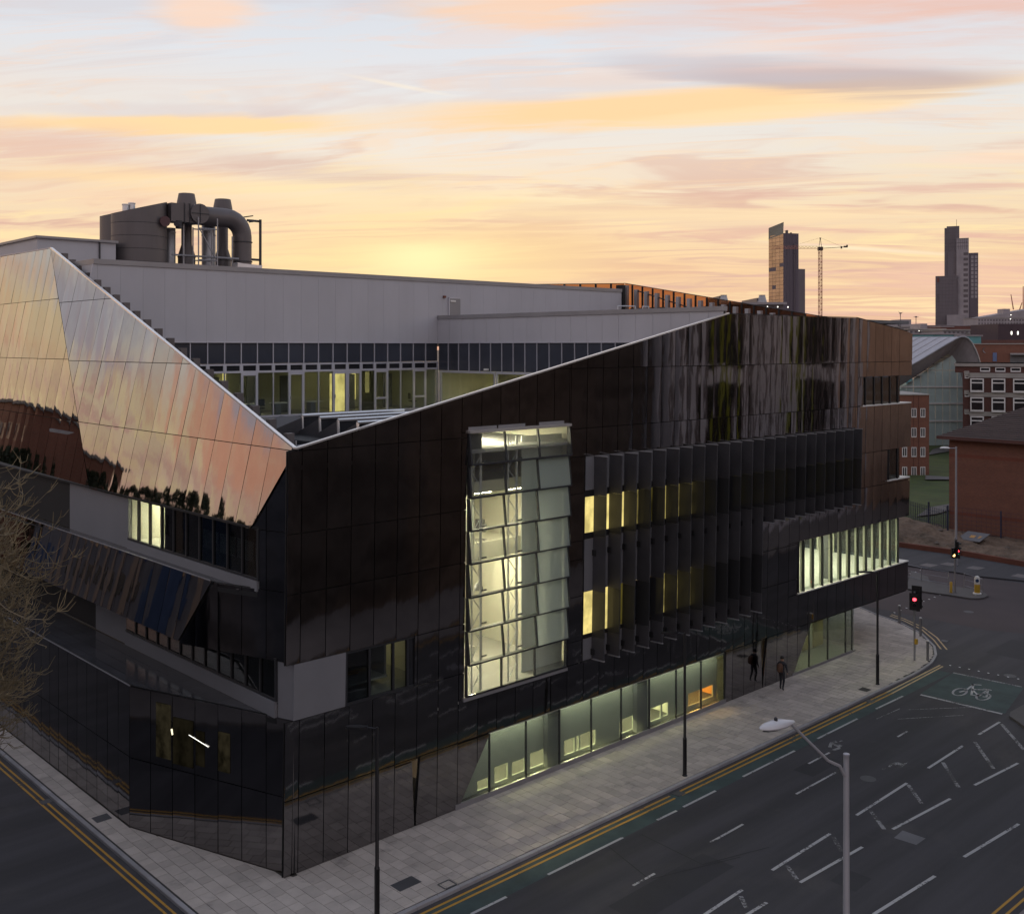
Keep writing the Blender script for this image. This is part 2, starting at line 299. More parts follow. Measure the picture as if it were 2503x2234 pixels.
M = dict(
    clad=mirror('black_mirror_steel', (.27, .25, .245), .055, .014, .009),
    side=mirror('dark_mirror_steel', (.35, .345, .345), .03, .012, .004),
    low=mirror('black_base_steel', (.25, .24, .245), .06, .006, .005),
    back=mat('black_backing', (.012, .012, .013), .7),
    fin=mat('black_fin', (.058, .056, .062), .6, 0, .2, spec=.35),
    finlight=mat('fin_edge_grey', (.30, .29, .30), .5),
    cap=mat('pale_capping', (.88, .86, .84), .28, .75, .05),
    grey=mat('grey_composite_panel', (.47, .465, .50), .55, 0, .05, (.5, .5, .15), .015),
    greywall=mat('pale_grey_wall', (.20, .20, .215), .6, 0, .05),  # pale walls darkened: overhang shade put into this grey
    flash=mat('grey_flashing', (.30, .29, .30), .45, .3, .08),
    spandrel=mat('blue_black_spandrel', (.050, .056, .074), .16, 0, .1, objvar=.12, spec=.6),
    frame=mat('silver_grey_frame', (.56, .56, .62), .4, .3, .06),
    dframe=mat('dark_frame', (.035, .036, .040), .45, .2, .1),
    pane=glass('clear_glass', (.80, .84, .82)),
    dpane=glass('grey_glass', (.42, .45, .46), 1., 1.6),
    bayglass=glass('bay_glass', (.95, .97, .94), 1., 1.55, .07, (.75, .78, .74), .008),
    baymilk=glass('bay_glass_blind', (.88, .95, .92), 1., 1.5, .5, (.72, .78, .73), .008),
    shopglass=glass('shop_glass', (.84, .88, .85), 1., 1.5, .10, (.55, .58, .50)),
    film=mat('frosted_inner_wall', (.52, .53, .46), .7, 0, .08),
    cream=mat('cream_wall', (.72, .70, .58), .7, 0, .05),
    white=mat('white_paint', (.78, .77, .73), .5, 0, .04),
    floor=mat('pale_floor', (.62, .60, .52), .4, 0, .06),
    gfloor=mat('grey_concrete_floor', (.36, .35, .32), .5, 0, .1),
    terr=mat('polished_dark_tile', (.055, .055, .060), .13, 0, .15, objvar=.15, spec=.6),
    deck=mat('grey_roof_deck', (.16, .16, .17), .8, 0, .15, bump=.004),
    steel=mat('white_steel', (.62, .63, .65), .4, .2, .05),
    plant=mat('dark_plant_cladding', (.135, .120, .122), .5, .3, .12, (.8, .8, .2)),
    galv=mat('galvanised_steel', (.36, .36, .38), .45, .6, .15),
    asph=mat('asphalt', (.056, .054, .059), .85, 0, .30, (.05, .8, .5), fine=.24, fs=26, stain=((.085, .08, .078), .3, .6)),
    patch=mat('asphalt_repair', (.040, .039, .043), .85, 0, .15, (.5, .5, .5), fine=.2, fs=30),
    rubble=mat('dusty_rubble', (.15, .125, .105), .95), tact=mat('tactile_slabs', (.19, .17, .165), .85, 0, .15),
    purple=mat('red_grey_asphalt', (.068, .052, .054), .85, 0, .2, (.2, .2, .2), fine=.2, fs=26, stain=((.055, .05, .055), .18, .7)),
    green=mat('green_cycle_surface', (.052, .080, .078), .85, 0, .25, (.8, .8, .8), fine=.2, fs=26, stain=((.05, .05, .054), .5, .8)),
    slab=mat('paving_slab', (.50, .445, .395), .8, 0, .10, (1.2, 1.2, 1.2), .13, bump=.002, bs=60, fine=.12, fs=30, stain=((.14, .13, .125), .8, .5)),
    joint=mat('paving_joint', (.05, .047, .045), .9, 0, .1),
    kerb=mat('kerb_stone', (.34, .33, .34), .8, 0, .12, (1, 1, 1), .1, fine=.1),
    island=mat('worn_island_paving', (.115, .108, .105), .85, 0, .15, (.8, .8, .8), fine=.2, fs=12),
    ground=mat('city_ground', (.085, .078, .076), .9, 0, .3, (.02, .02, .02)),
    yel=worn('yellow_line_paint', (.50, .27, .035), (.09, .07, .05), .60),
    yel2=worn('pale_yellow_line_paint', (.55, .40, .20), (.10, .08, .06), .60),
    wht=worn('white_line_paint', (.46, .46, .46), (.07, .068, .07), .56),
    wht2=worn('faded_white_paint', (.30, .30, .30), (.06, .058, .06), .46),
    stud=mat('road_stud_white', (.85, .85, .85), .4),
    black=mat('black_lamp_paint', (.014, .014, .016), .4, 0, .1),
    silver=mat('silver_lamp_paint', (.40, .40, .43), .4, .3, .08),
    iron=mat('iron_cover', (.10, .10, .105), .6, .4, .2, bump=.004, bs=50),
    grass=mat('lawn', (.044, .066, .013), .9, 0, .3, (.4, .4, .4), fine=.25, fs=8),
    soil=mat('soil', (.17, .12, .085), .95, 0, .35, (.5, .5, .5), bump=.06, bs=3, fine=.3, fs=5, stain=((.05, .045, .03), .35, .8)),
    redkerb=mat('red_brick_edging', (.17, .062, .040), .85, 0, .2),
    brick=brickmat('red_brick', (.235, .085, .052), (.18, .065, .044), (.19, .12, .09)),
    brick2=brickmat('dark_red_brick', (.13, .045, .034), (.10, .036, .03), (.12, .08, .07)),
    conc=mat('pale_concrete', (.34, .32, .30), .8, 0, .12),
    tile=mat('brown_roof_tile', (.075, .052, .046), .85, 0, .2, (.3, .3, 3.)),
    winwhite=mat('white_window_frame', (.72, .71, .71), .5),
    windark=mat('dark_window_glass', (.025, .026, .03), .08, 0, .3, spec=.6),
    archroof=mat('grey_standing_seam_roof', (.52, .51, .54), .45, .4, .06),
    archglass=mat('pale_green_cladding', (.46, .58, .58), .45, 0, .12, (.3, .3, .3)),
    tower=mat('dark_tower_cladding', (.12, .10, .13), .5, 0, .12, (.15, .15, .01)),
    tower2=mat('tower_grey', (.14, .122, .14), .5, 0, .1, (.1, .1, .02)),
    gold=mat('sunlit_tower_glass', (.40, .31, .24), .22, .9, .12, (.1, .1, .1), .12),  # sunset light put into the panel colour
    cityw=mat('city_pale', (.32, .29, .31), .7, 0, .15, (.1, .1, .1)),
    cityd=mat('city_dark', (.13, .11, .12), .7, 0, .15, (.1, .1, .1)),
    cityr=mat('city_red_brick', (.16, .07, .06), .8, 0, .15, (.1, .1, .1)),
    teal=mat('teal_glass', (.10, .30, .33), .3, 0, .2, (.3, .3, .3)),
    crane=mat('crane_red', (.42, .16, .11), .6), craned=mat('crane_dark', (.06, .04, .04), .6),
    red=emit('red_signal', (1, .04, .06), 6.), amber=emit('amber_signal', (1, .62, .22), 3.5), greenl=emit('green_signal', (.1, .9, .45), 1.2),
    lamp=emit('white_city_lamp', (1, .95, .85), 3.),
    bark=mat('pale_bark', (.17, .135, .085), .85, 0, .25, (2, 2, 2)),
    barkd=mat('dark_bark', (.05, .04, .03), .9),
    leafd=mat('dark_evergreen', (.028, .038, .018), .9, 0, .3, objvar=.4),
    screen=None, skin=mat('skin', (.45, .28, .20), .6), hair=mat('dark_hair', (.02, .016, .013), .6),
    coat=mat('black_clothes', (.030, .031, .038), .8, 0, .2), pack=mat('brown_backpack', (.11, .055, .032), .8, 0, .15),
    bollard=mat('steel_bollard', (.30, .30, .31), .35, .6), yellowp=mat('yellow_plastic', (.62, .38, .04), .5),
    blue=mat('blue_panel', (.05, .08, .17), .9, spec=0), envgrey=mat('grey_cladding', (.60, .61, .68), .9, 0, .1, spec=0),
    envyel=mat('yellow_green_panel', (.26, .29, .05), .9, spec=0), navy=mat('navy_fence', (.03, .035, .07), .6),
    orange=mat('orange_seat', (.65, .12, .02), .6), silverfoil=mat('silver_foil', (.65, .66, .70), .3, .6),
)
def screen_mat():
    m, t, out = new_mat('bronze_perforated_screen')
    tr = t.new('ShaderNodeBsdfTransparent'); tr.inputs[0].default_value = (.74, .52, .38, 1)
    p = t.new('ShaderNodeBsdfPrincipled'); p.inputs['Base Color'].default_value = (.10, .06, .045, 1); p.inputs['Metallic'].default_value = .8; p.inputs['Roughness'].default_value = .4
    mx = t.new('ShaderNodeMixShader'); mx.inputs[0].default_value = .12
    t.l.new(tr.outputs[0], mx.inputs[1]); t.l.new(p.outputs[0], mx.inputs[2]); t.l.new(mx.outputs[0], out.inputs[0]); return m
M['screen'] = screen_mat()
def perf_mat():
    m, t, out = new_mat('perforated_fin')
    tr = t.new('ShaderNodeBsdfTransparent'); p = t.new('ShaderNodeBsdfPrincipled')
    p.inputs['Base Color'].default_value = (.03, .03, .033, 1); p.inputs['Roughness'].default_value = .6
    mx = t.new('ShaderNodeMixShader'); mx.inputs[0].default_value = .86
    t.l.new(tr.outputs[0], mx.inputs[1]); t.l.new(p.outputs[0], mx.inputs[2]); t.l.new(mx.outputs[0], out.inputs[0]); return m
M['finperf'] = perf_mat()
LIT = emit('lit_yellow_room', (1, .80, .27), .78, .3, (1.4, 1.4, 1.1))
LITD = emit('dim_yellow_room', (1, .80, .16), .045, .8, (1.3, 1.3, .8))
LITM = emit('half_lit_room', (1, .80, .25), .22, .7, (2.2, 2.2, 1.1))
PERF = emit('perforated_glow', (.8, .66, .38), .017, .7, (1.6, 1.6, 1.2)); PERFD = emit('perforated_dim_glow', (.8, .66, .38), .007, .7, (1.4, 1.4, 1.))
OFFICE = emit('office_ceiling_light', (1, .90, .62), 80.)
HALL = emit('hall_ceiling_light', (1, .98, .68), 13.)
SPOT = emit('lamp_white', (1, .95, .8), 12.)
UNDER = emit('basement_light', (1, .93, .45), 1.15, .25, (1, 1, 1))
UNDERO = emit('basement_orange_light', (1, .42, .05), .9, .2)
# ------------------------------------------------------------------ mesh helpers
OFF = {}
class B:
    def __init__(s): s.v = []; s.f = []; s.mi = []; s.uv = {}
    def add(s, pts, faces, mi=0):
        o = len(s.v); s.v += [tuple(p) for p in pts]
        for f in faces: s.f.append(tuple(i+o for i in f)); s.mi.append(mi)
        return s
    def box(s, x0, x1, y0, y1, z0, z1, mi=0):
        return s.add([(x, y, z) for z in (z0, z1) for y in (y0, y1) for x in (x0, x1)],
                     [(0, 2, 3, 1), (4, 5, 7, 6), (0, 1, 5, 4), (2, 6, 7, 3), (0, 4, 6, 2), (1, 3, 7, 5)], mi)
    def prism(s, pts, vec, mi=0):
        n = len(pts); q = [tuple(p[i]+vec[i] for i in range(3)) for p in pts]
        return s.add(list(pts)+q, [tuple(range(n))[::-1], tuple(range(n, 2*n))]+[(i, (i+1) % n, n+(i+1) % n, n+i) for i in range(n)], mi)
    def quad(s, pts, mi=0): return s.add(pts, [tuple(range(len(pts)))], mi)
    def tube(s, p0, p1, r0, r1=None, n=8, mi=0, caps=True):
        return s.path([p0, p1], [r0, r0 if r1 is None else r1], n, mi, caps)
    def path(s, pts, rad, n=8, mi=0, caps=True):
        pts = [Vector(p) for p in pts]; o = len(s.v); up = None
        for i, p in enumerate(pts):
            d = (pts[min(i+1, len(pts)-1)]-pts[max(i-1, 0)]).normalized()
            if up is None: up = d.orthogonal().normalized()
            up = (up-d*up.dot(d)); up = up.normalized() if up.length > 1e-6 else d.orthogonal().normalized()
            w = d.cross(up)
            r = rad[i] if hasattr(rad, '__len__') else rad
            for k in range(n):
                a = 2*pi*k/n; s.v.append(tuple(p+(up*cos(a)+w*sin(a))*r))
        for i in range(len(pts)-1):
            for k in range(n):
                a, b = o+i*n+k, o+i*n+(k+1) % n
                s.f.append((a, b, b+n, a+n)); s.mi.append(mi)
        if caps:
            s.f.append(tuple(o+k for k in range(n))[::-1]); s.mi.append(mi)
            s.f.append(tuple(o+(len(pts)-1)*n+k for k in range(n))); s.mi.append(mi)
        return s
    def lathe(s, c, prof, n=16, mi=0):
        o = len(s.v)
        for r, z in prof:
            for k in range(n): s.v.append((c[0]+r*cos(2*pi*k/n), c[1]+r*sin(2*pi*k/n), c[2]+z))
        for i in range(len(prof)-1):
            for k in range(n):
                a, b = o+i*n+k, o+i*n+(k+1) % n
                s.f.append((a, b, b+n, a+n)); s.mi.append(mi)
        s.f.append(tuple(o+k for k in range(n))[::-1]); s.mi.append(mi)
        s.f.append(tuple(o+(len(prof)-1)*n+k for k in range(n))); s.mi.append(mi)
        return s
    def build(s, name, mats, parent=None, local=False, smooth=False, fix=True, **props):
        me = bpy.data.meshes.new(name)
        off = (0, 0, 0)
        if parent is not None and not local: off = OFF.get(parent.name, (0, 0, 0))
        me.from_pydata([(x-off[0], y-off[1], z-off[2]) for x, y, z in s.v], [], s.f)
        for m in (mats if isinstance(mats, (list, tuple)) else [mats]): me.materials.append(m)
        if any(s.mi): me.polygons.foreach_set('material_index', s.mi)
        if s.uv:
            l = me.uv_layers.new(name='UVMap')
            for lp in me.loops: l.data[lp.index].uv = s.uv.get(lp.vertex_index, (.5, .5))
        if fix:
            bm = bmesh.new(); bm.from_mesh(me); bmesh.ops.recalc_face_normals(bm, faces=bm.faces); bm.to_mesh(me); bm.free()
        if smooth:
            me.polygons.foreach_set('use_smooth', [True]*len(me.polygons))
            me.set_sharp_from_angle(angle=radians(40))
        me.update()
        o = bpy.data.objects.new(name, me); COL.objects.link(o)
        if parent is not None: o.parent = parent; OFF[o.name] = off
        for k, v in props.items(): o[k] = v
        return o
def thing(name, label, cat, loc=(0, 0, 0), rz=0., group=None):
    o = bpy.data.objects.new(name, None); COL.objects.link(o); o.empty_display_size = .2
    o.location = loc; o.rotation_euler = (0, 0, rz); o['label'] = label; o['category'] = cat
    if group: o['group'] = group
    OFF[o.name] = tuple(loc); return o
def copy_tree(o, loc=None, rz=None, label=None, parent=None):
    c = o.copy(); COL.objects.link(c)
    if parent is not None: c.parent = parent
    if loc is not None: c.location = loc
    if rz is not None: c.rotation_euler = (0, 0, rz)
    if label: c['label'] = label
    for ch in list(o.children): copy_tree(ch, parent=c)
    return c
# convex polygon clipping in 2-D
def clip(poly, nx, ny, d):               # keep nx*x+ny*y <= d
    out = []
    for i in range(len(poly)):
        p, q = poly[i], poly[(i+1) % len(poly)]
        a, b = nx*p[0]+ny*p[1]-d, nx*q[0]+ny*q[1]-d
        if a <= 0: out.append(p)
        if (a < 0 < b) or (b < 0 < a):
            t = a/(a-b); out.append((p[0]+t*(q[0]-p[0]), p[1]+t*(q[1]-p[1])))
    return out
def area(p): return sum(p[i][0]*p[(i+1) % len(p)][1]-p[(i+1) % len(p)][0]*p[i][1] for i in range(len(p)))/2 if len(p) > 2 else 0
def ccw(p): return list(p) if area(p) > 0 else list(p)[::-1]
def edges(p):
    p = ccw(p)
    for i in range(len(p)):
        a, b = p[i], p[(i+1) % len(p)]; dx, dy = b[0]-a[0], b[1]-a[1]; l = hypot(dx, dy)
        if l < 1e-6: continue
        nx, ny = dy/l, -dx/l; yield nx, ny, nx*a[0]+ny*a[1]
def inter(poly, conv):
    for nx, ny, d in edges(conv):
        poly = clip(poly, nx, ny, d)
        if len(poly) < 3: return []
    return poly
def subtract(poly, conv):
    res = []; rest = poly
    for nx, ny, d in edges(conv):
        o = clip(rest, -nx, -ny, -d)
        if len(o) > 2 and abs(area(o)) > 1e-3: res.append(o)
        rest = clip(rest, nx, ny, d)
        if len(rest) < 3: break
    return res
def inset(poly, g):
    p = poly
    for nx, ny, d in list(edges(poly)):
        p = clip(p, nx, ny, d-g)
        if len(p) < 3: return []
    return p
def cells(xs, zs, outline, openings):
    for i in range(len(xs)-1):
        for j in range(len(zs)-1):
            base = [(xs[i], zs[j]), (xs[i+1], zs[j]), (xs[i+1], zs[j+1]), (xs[i], zs[j+1])]
            ps = [q for q in [inter(base, o) for o in outline] if len(q) > 2]
            for op in openings:
                ps = [r for p in ps for r in (subtract(p, op) if abs(area(inter(p, op) or [])) > 1e-4 else [p])]
            for p in ps: yield (xs[i], xs[i+1], zs[j], zs[j+1]), p
def clad(parent, name, xs, zs, P, outline, openings, m, gap=.014, th=.03, back=True, tilt=.004, minarea=.03):
    bk = B()
    for (x0, x1, z0, z1), p in cells(xs, zs, outline, openings):
        if back: bk.prism([P(a, b, -.09) for a, b in p], tuple(Vector(P(p[0][0], p[0][1], -.13))-Vector(P(p[0][0], p[0][1], -.09))))
        q = inset(p, gap)
        if len(q) < 3 or abs(area(q)) < minarea: continue
        b = B(); n = len(q); ta, tb = random.uniform(-tilt, tilt), random.uniform(-tilt, tilt); mx, mz = (x0+x1)/2, (z0+z1)/2
        fr = [P(a, c, ta*(a-mx)+tb*(c-mz)) for a, c in q]; bkp = [P(a, c, -th) for a, c in q]
        b.add(fr+bkp, [tuple(range(n)), tuple(range(n, 2*n))[::-1]]+[(i, n+i, n+(i+1) % n, (i+1) % n) for i in range(n)])
        for i, (a, c) in enumerate(q): b.uv[i] = b.uv[n+i] = ((a-x0)/(x1-x0), (c-z0)/(z1-z0))
        b.build(name, m, parent)
    if back and bk.v: bk.build('wall', M['back'], parent)
def rng(a, b, st):
    r = [a]
    while r[-1]+st < b-1e-3: r.append(r[-1]+st)
    return r+[b]
def rect(x0, x1, z0, z1): return [(x0, z0), (x1, z0), (x1, z1), (x0, z1)]
# ================================================================== ground, roads, pavement
g_ = B(); g_.quad([(-4000, -4000, -.3), (4000, -4000, -.3), (4000, 4000, -.3), (-4000, 4000, -.3)])
g_.build('ground', M['ground'], kind='structure', fix=False)
road = B(); road.quad([(-60, -40, -.12), (90, -40, -.12), (90, 70, -.12), (-60, 70, -.12)])
road = road.build('road', M['asph'], kind='structure', fix=False)
def sheet(name, pts, m, z, parent=road, **kw):
    b = B(); b.quad([(x, y, z) for x, y in (pts if area(pts) > 0 else pts[::-1])]); return b.build(name, m, parent, fix=False, **kw)
def strip(name, p, q, w, m, z=-.112, parent=road):
    dx, dy = q[0]-p[0], q[1]-p[1]; l = hypot(dx, dy); nx, ny = -dy/l*w/2, dx/l*w/2
    return sheet(name, [(p[0]+nx, p[1]+ny), (q[0]+nx, q[1]+ny), (q[0]-nx, q[1]-ny), (p[0]-nx, p[1]-ny)], m, z, parent)
def poly_strip(name, pts, w, m, z=-.112, parent=road):
    b = B(); L = []; R = []
    for i, p in enumerate(pts):
        a, c = pts[max(i-1, 0)], pts[min(i+1, len(pts)-1)]; dx, dy = c[0]-a[0], c[1]-a[1]; l = hypot(dx, dy)
        L.append((p[0]-dy/l*w/2, p[1]+dx/l*w/2, z)); R.append((p[0]+dy/l*w/2, p[1]-dx/l*w/2, z))
    for i in range(len(pts)-1): b.quad([R[i], R[i+1], L[i+1], L[i]])
    return b.build(name, m, parent, fix=False)
def arc(cx, cy, r, a0, a1, n): return [(cx+r*cos(radians(a0+(a1-a0)*i/n)), cy+r*sin(radians(a0+(a1-a0)*i/n))) for i in range(n+1)]
corner = [(33.2, -4.46), (37., -4.42), (39.2, -4.2), (41., -3.7), (42.75, -2.8), (44.98, -.94), (46.55, 1.38), (47.2, 3.1), (48.4, 5.2), (49.4, 8.), (50., 12.), (50.1, 60.)]
kerbline = [(-3.62, 60.), (-3.62, .8)]+arc(-.42, .8-2.1, 3.2, 180, 270, 6)[0:7]+[(3., -4.5)]+corner
kerbline = [(-3.62, 60.), (-3.62, -1.3)]+arc(-.42, -1.3, 3.2, 180, 270, 6)[1:]+[(3., -4.5)]+corner
# red-grey junction surface, green cycle surface
sheet('junction_surface', [(49, -3.2), (49.5, 40), (64, 40), (64.5, -6.), (60, -14), (50.5, -6.5)], M['purple'], -.116)
sheet('cycle_lane', [(-2, -5.45), (-2, -5.9), (33.6, -5.58), (38.6, -5.55), (38.6, -4.62), (1, -4.75)], M['green'], -.116)
sheet('cycle_lane', [(34.1, -5.95), (38.7, -5.62), (39.0, -9.3), (34.2, -10.2)], M['green'], -.1165)
# pavement: base bed, kerb stones, slabs
def offset_line(pts, d):
    out = []
    for i, p in enumerate(pts):
        a, c = pts[max(i-1, 0)], pts[min(i+1, len(pts)-1)]; dx, dy = c[0]-a[0], c[1]-a[1]; l = hypot(dx, dy)
        out.append((p[0]-dy/l*d, p[1]+dx/l*d))
    return out
pave = B()
inner = offset_line(kerbline, .15)
pave.quad([(x, y, -.014) for x, y in inner])
pave = pave.build('pavement', M['joint'], kind='structure', fix=False)
def resample(pts, step):
    out = [pts[0]]; acc = 0
    for a, b in zip(pts, pts[1:]):
        l = hypot(b[0]-a[0], b[1]-a[1]); t = step-acc
        while t <= l: out.append((a[0]+(b[0]-a[0])*t/l, a[1]+(b[1]-a[1])*t/l)); t += step
        acc = l-(t-step)
    return out
ks = resample([p for p in kerbline], .915)
for a, b in zip(ks, ks[1:]):
    if a[1] > 26: continue
    dx, dy = b[0]-a[0], b[1]-a[1]; l = hypot(dx, dy); ux, uy = dx/l, dy/l; g = .006
    q = B(); p0 = (a[0]+ux*g, a[1]+uy*g); p1 = (b[0]-ux*g, b[1]-uy*g)
    ch = .02
    prof = [(0, -.3), (0, -ch), (ch, 0), (.15, 0), (.15, -.3)]
    P0 = [(p0[0]-uy*d, p0[1]+ux*d, z+.001) for d, z in prof]
    q.prism(P0, (p1[0]-p0[0], p1[1]-p0[1], 0)); q.build('kerb_stone', M['kerb'], pave)
def inside(p, poly):
    r = False; n = len(poly)
    for i in range(n):
        a, b = poly[i], poly[(i+1) % n]
        if (a[1] > p[1]) != (b[1] > p[1]) and p[0] < (b[0]-a[0])*(p[1]-a[1])/(b[1]-a[1])+a[0]: r = not r
    return r
FOOT = [(0, .05), (31.4, .05), (38.4, .05), (38.4, 60), (-2.5, 60), (-2.47, 7.34)]
slabs = []; bits = []
x = -3.4; ci = 0
while x < 50:
    w = .45; y = -5.2+(.3 if ci % 2 else 0)+random.choice((0, .15))
    while y < 26:
        L = random.choice((.6, .6, .75, .45, .9)) if x < 60 else .6
        c = [(x+.008, y+.008), (x+w-.008, y+.008), (x+w-.008, y+L-.008), (x+.008, y+L-.008)]
        if all(inside(p, inner) for p in c) and not any(inside(p, FOOT) for p in c): slabs.append(c)
        elif any(inside(p, inner) for p in c) and not all(inside(p, FOOT) for p in c):     # cut pieces along edges
            q = c
            if x+w > -2.4 and x < 38.4 and y < .05 < y+L: q = clip(q, 0, 1, .03)
            if x < -2.4 and y > -1: q = clip(q, -1, 0, 3.455)
            if x < -2.4 and y+L > 7.3: q = clip(q, 1, 0, -2.5)
            if y < -4.2 and x < 37: q = clip(q, 0, -1, 4.30)
            if -2.95 < x < .1 and -.2 < y < 7.6: q = clip(q, .948, .319, -.03)
            if len(q) > 2 and abs(area(q)) > .02 and all(inside(p, inner) for p in q) and not any(inside(p, FOOT) for p in q): slabs.append(q)
            else:
                for i_ in range(4):
                    for j_ in range(6):
                        a, e, c0, c1 = x+w*i_/4, x+w*(i_+1)/4, y+L*j_/6, y+L*(j_+1)/6; qq = [(a, c0), (e, c0), (e, c1), (a, c1)]
                        if all(inside(p, inner) for p in qq) and not any(inside(p, FOOT) for p in qq): bits.append(qq)
        y += L
    x += w; ci += 1
def vis(c):
    X = c[0][0]-CAM[0]; Y = c[0][1]-CAM[1]; Yc = ss*X+cc*Y; Xc = cc*X-ss*Y
    u, v = CX+FPX*Xc/Yc, HV+FPX*18/Yc
    return -40 < u < 2540 and v < 2275
slabs.sort(key=lambda c: (not vis(c), depth(*c[0])))
rest = B()
for i, c in enumerate(slabs):
    h = random.uniform(-.002, .002)
    b = B() if i < 298 else rest
    b.prism([(x, y, -.03) for x, y in ccw(c)], (0, 0, .03+h))
    if i < 298: b.build('paving_slab', M['slab'], pave)
for c in bits: rest.quad([(p[0], p[1], -.001) for p in ccw(c)])
rest.build('paving_slab_field', M['slab'], pave, kind='stuff')
# covers set in the pavement (2 cm proud recessed lids)
def cover(name, pts, m, label=None):
    o = B(); o.prism([(x, y, -.01) for x, y in ccw(pts)], (0, 0, .016)); return o.build(name, m, pave)
cover('access_cover', [(2.06, -2.82), (2.97, -2.81), (2.98, -3.36), (2.06, -3.37)], M['iron'])
cover('access_cover', [(-3.22, 9.05), (-2.62, 9.06), (-2.64, 8.49), (-3.23, 8.48)], M['iron'])
cover('access_cover', [(31.93, -3.6), (32.5, -3.55), (32.45, -4.08), (31.95, -4.07)], M['joint'])
rb = B()
for a, b in (((3.25, -3.88), (3.73, -3.88)), ((3.73, -3.88), (3.73, -4.28)), ((3.73, -4.28), (3.25, -4.28)), ((3.25, -4.28), (3.25, -3.88))):
    dx, dy = b[0]-a[0], b[1]-a[1]; l = hypot(dx, dy); nx, ny = -dy/l*.03, dx/l*.03
    rb.prism([(a[0]+nx, a[1]+ny, -.01), (b[0]+nx, b[1]+ny, -.01), (b[0]-nx, b[1]-ny, -.01), (a[0]-nx, a[1]-ny, -.01)], (0, 0, .016))
rb.build('slab_infill_cover_rim', M['iron'], pave)
# opposite pavement and islands
opp = B(); opp.prism([(-60, -40, -.3), (90, -40, -.3), (90, -17.95, -.3), (-60, -17.95, -.3)], (0, 0, .3)); opp.build('opposite_pavement', M['tact'], kind='structure')
lp = B(); lp.prism([(-60, -17.9, -.3), (-13.2, -17.9, -.3), (-13.2, 70, -.3), (-60, 70, -.3)], (0, 0, .3)); lp.build('side_street_pavement', M['tact'], kind='structure')
isl = [(70, 11.5), (62, 8.), (57.9, 6.3), (55.9, 5.3), (56., 3.6), (56.24, 2.46), (56.34, .9), (56.7, .5), (57.2, .3), (58.06, .32), (58.8, .9), (59.3, 1.7), (59.2, 3.5), (59.3, 5.2), (61, 6.2)]
ib = B(); ib.prism([(x, y, -.2) for x, y in ccw(isl[1:])], (0, 0, .2)); ib.build('traffic_island', M['island'], kind='structure')
isl2 = [(32.6, -11.8), (33.2, -11.2), (33.7, -10.6), (34.3, -10.42), (38, -10.5), (38, -12.5), (33.2, -12.6)]
ib = B(); ib.prism([(x, y, -.2) for x, y in ccw(isl2)], (0, 0, .2)); ib.build('splitter_island', M['island'], kind='structure')
fp = [(64., 40), (63.9, 9.2), (64.2, 5.6), (64.1, 3.4), (65., .4), (66, -4), (66, -17.9), (90, -17.9), (90, 40)]
ib = B(); ib.prism([(x, y, -.2) for x, y in ccw(fp)], (0, 0, .2)); ib.build('far_pavement', M['asph'], kind='structure')
# ---- paint
for (a, b) in [((3.0, -5.85), (4.54, -5.86)), ((6.57, -5.78), (10.52, -5.77)), ((12.55, -5.74), (13.75, -5.75)), ((14.2, -5.73), (16.37, -5.71)),
               ((18.37, -5.67), (22.45, -5.64)), ((24.5, -5.58), (28.28, -5.55)), ((30.19, -5.5), (33.0, -5.52))]:
    strip('cycle_lane_dash', a, b, .11, M['wht'])
for y in (-4.76, -5.03): strip('yellow_line', (-.5, y), (14.6, y+.02), .10, M['yel']); strip('yellow_line', (15.0, y+.02), (33., y+.1), .10, M['yel'])
poly_strip('yellow_line', [(33., -4.66), (37.7, -4.55), (39.6, -4.5)], .10, M['yel2']); poly_strip('yellow_line', [(33., -4.93), (37.7, -4.76), (39.5, -4.70)], .10, M['yel2'])
poly_strip('yellow_line', [(42.75, -3.12), (44.35, -1.95), (46.16, -.32), (47.4, 1.5), (47.9, 2.7)], .10, M['yel2'])
poly_strip('yellow_line', [(42.89, -3.42), (45.0, -1.85), (46.7, -.15), (47.85, 1.7), (48.3, 2.8)], .10, M['yel2'])
for x in (-3.86, -4.08): strip('yellow_line', (x, -1.), (x, 40.), .085, M['yel'])
for y in (-17.2, -17.5): strip('yellow_line', (4, y+.1), (26, y-.3), .085, M['yel'])
for (a, b) in [((8.13, -8.26), (9.29, -8.25)), ((12.55, -8.22), (14.65, -8.2)), ((18.48, -8.14), (21.63, -8.13)), ((27.4, -8.02), (28.4, -8.0)), ((21.6, -6.84), (23.4, -6.82))]:
    strip('lane_dash', a, b, .10, M['wht'])
for (a, b) in [((12.42, -10.9), (16.35, -10.87)), ((18.48, -10.78), (22.77, -10.72)), ((24.9, -10.63), (28.5, -10.57)), ((30.42, -10.49), (32.83, -10.49)), ((6.2, -11.05), (10.56, -10.94)),
               ((24.6, -12.74), (28.27, -13.07)), ((18.38, -12.3), (22.59, -12.62)), ((12.39, -12.01), (16.26, -12.21)), ((6.3, -11.85), (10.47, -11.95)), ((30.6, -13.2), (34.2, -13.5)),
               ((18.19, -15.06), (22.27, -15.38)), ((12.33, -14.69), (16.13, -14.95)), ((6., -14.2), (10., -14.5))]:
    strip('hatch_border', a, b, .12, M['wht'])
for (a, b) in [((32.6, -10.66), (30.02, -12.67)), ((29.39, -10.73), (26.9, -12.58)), ((25.98, -10.79), (23.92, -12.37)), ((22.65, -10.83), (21.31, -12.04)),
               ((19.27, -10.93), (18.15, -12.08)), ((16.21, -11.07), (15.4, -11.87)), ((13.08, -11.07), (12.5, -11.82)), ((10.18, -11.13), (9.69, -11.71))]:
    strip('hatch_bar', a, b, .16, M['wht2'])
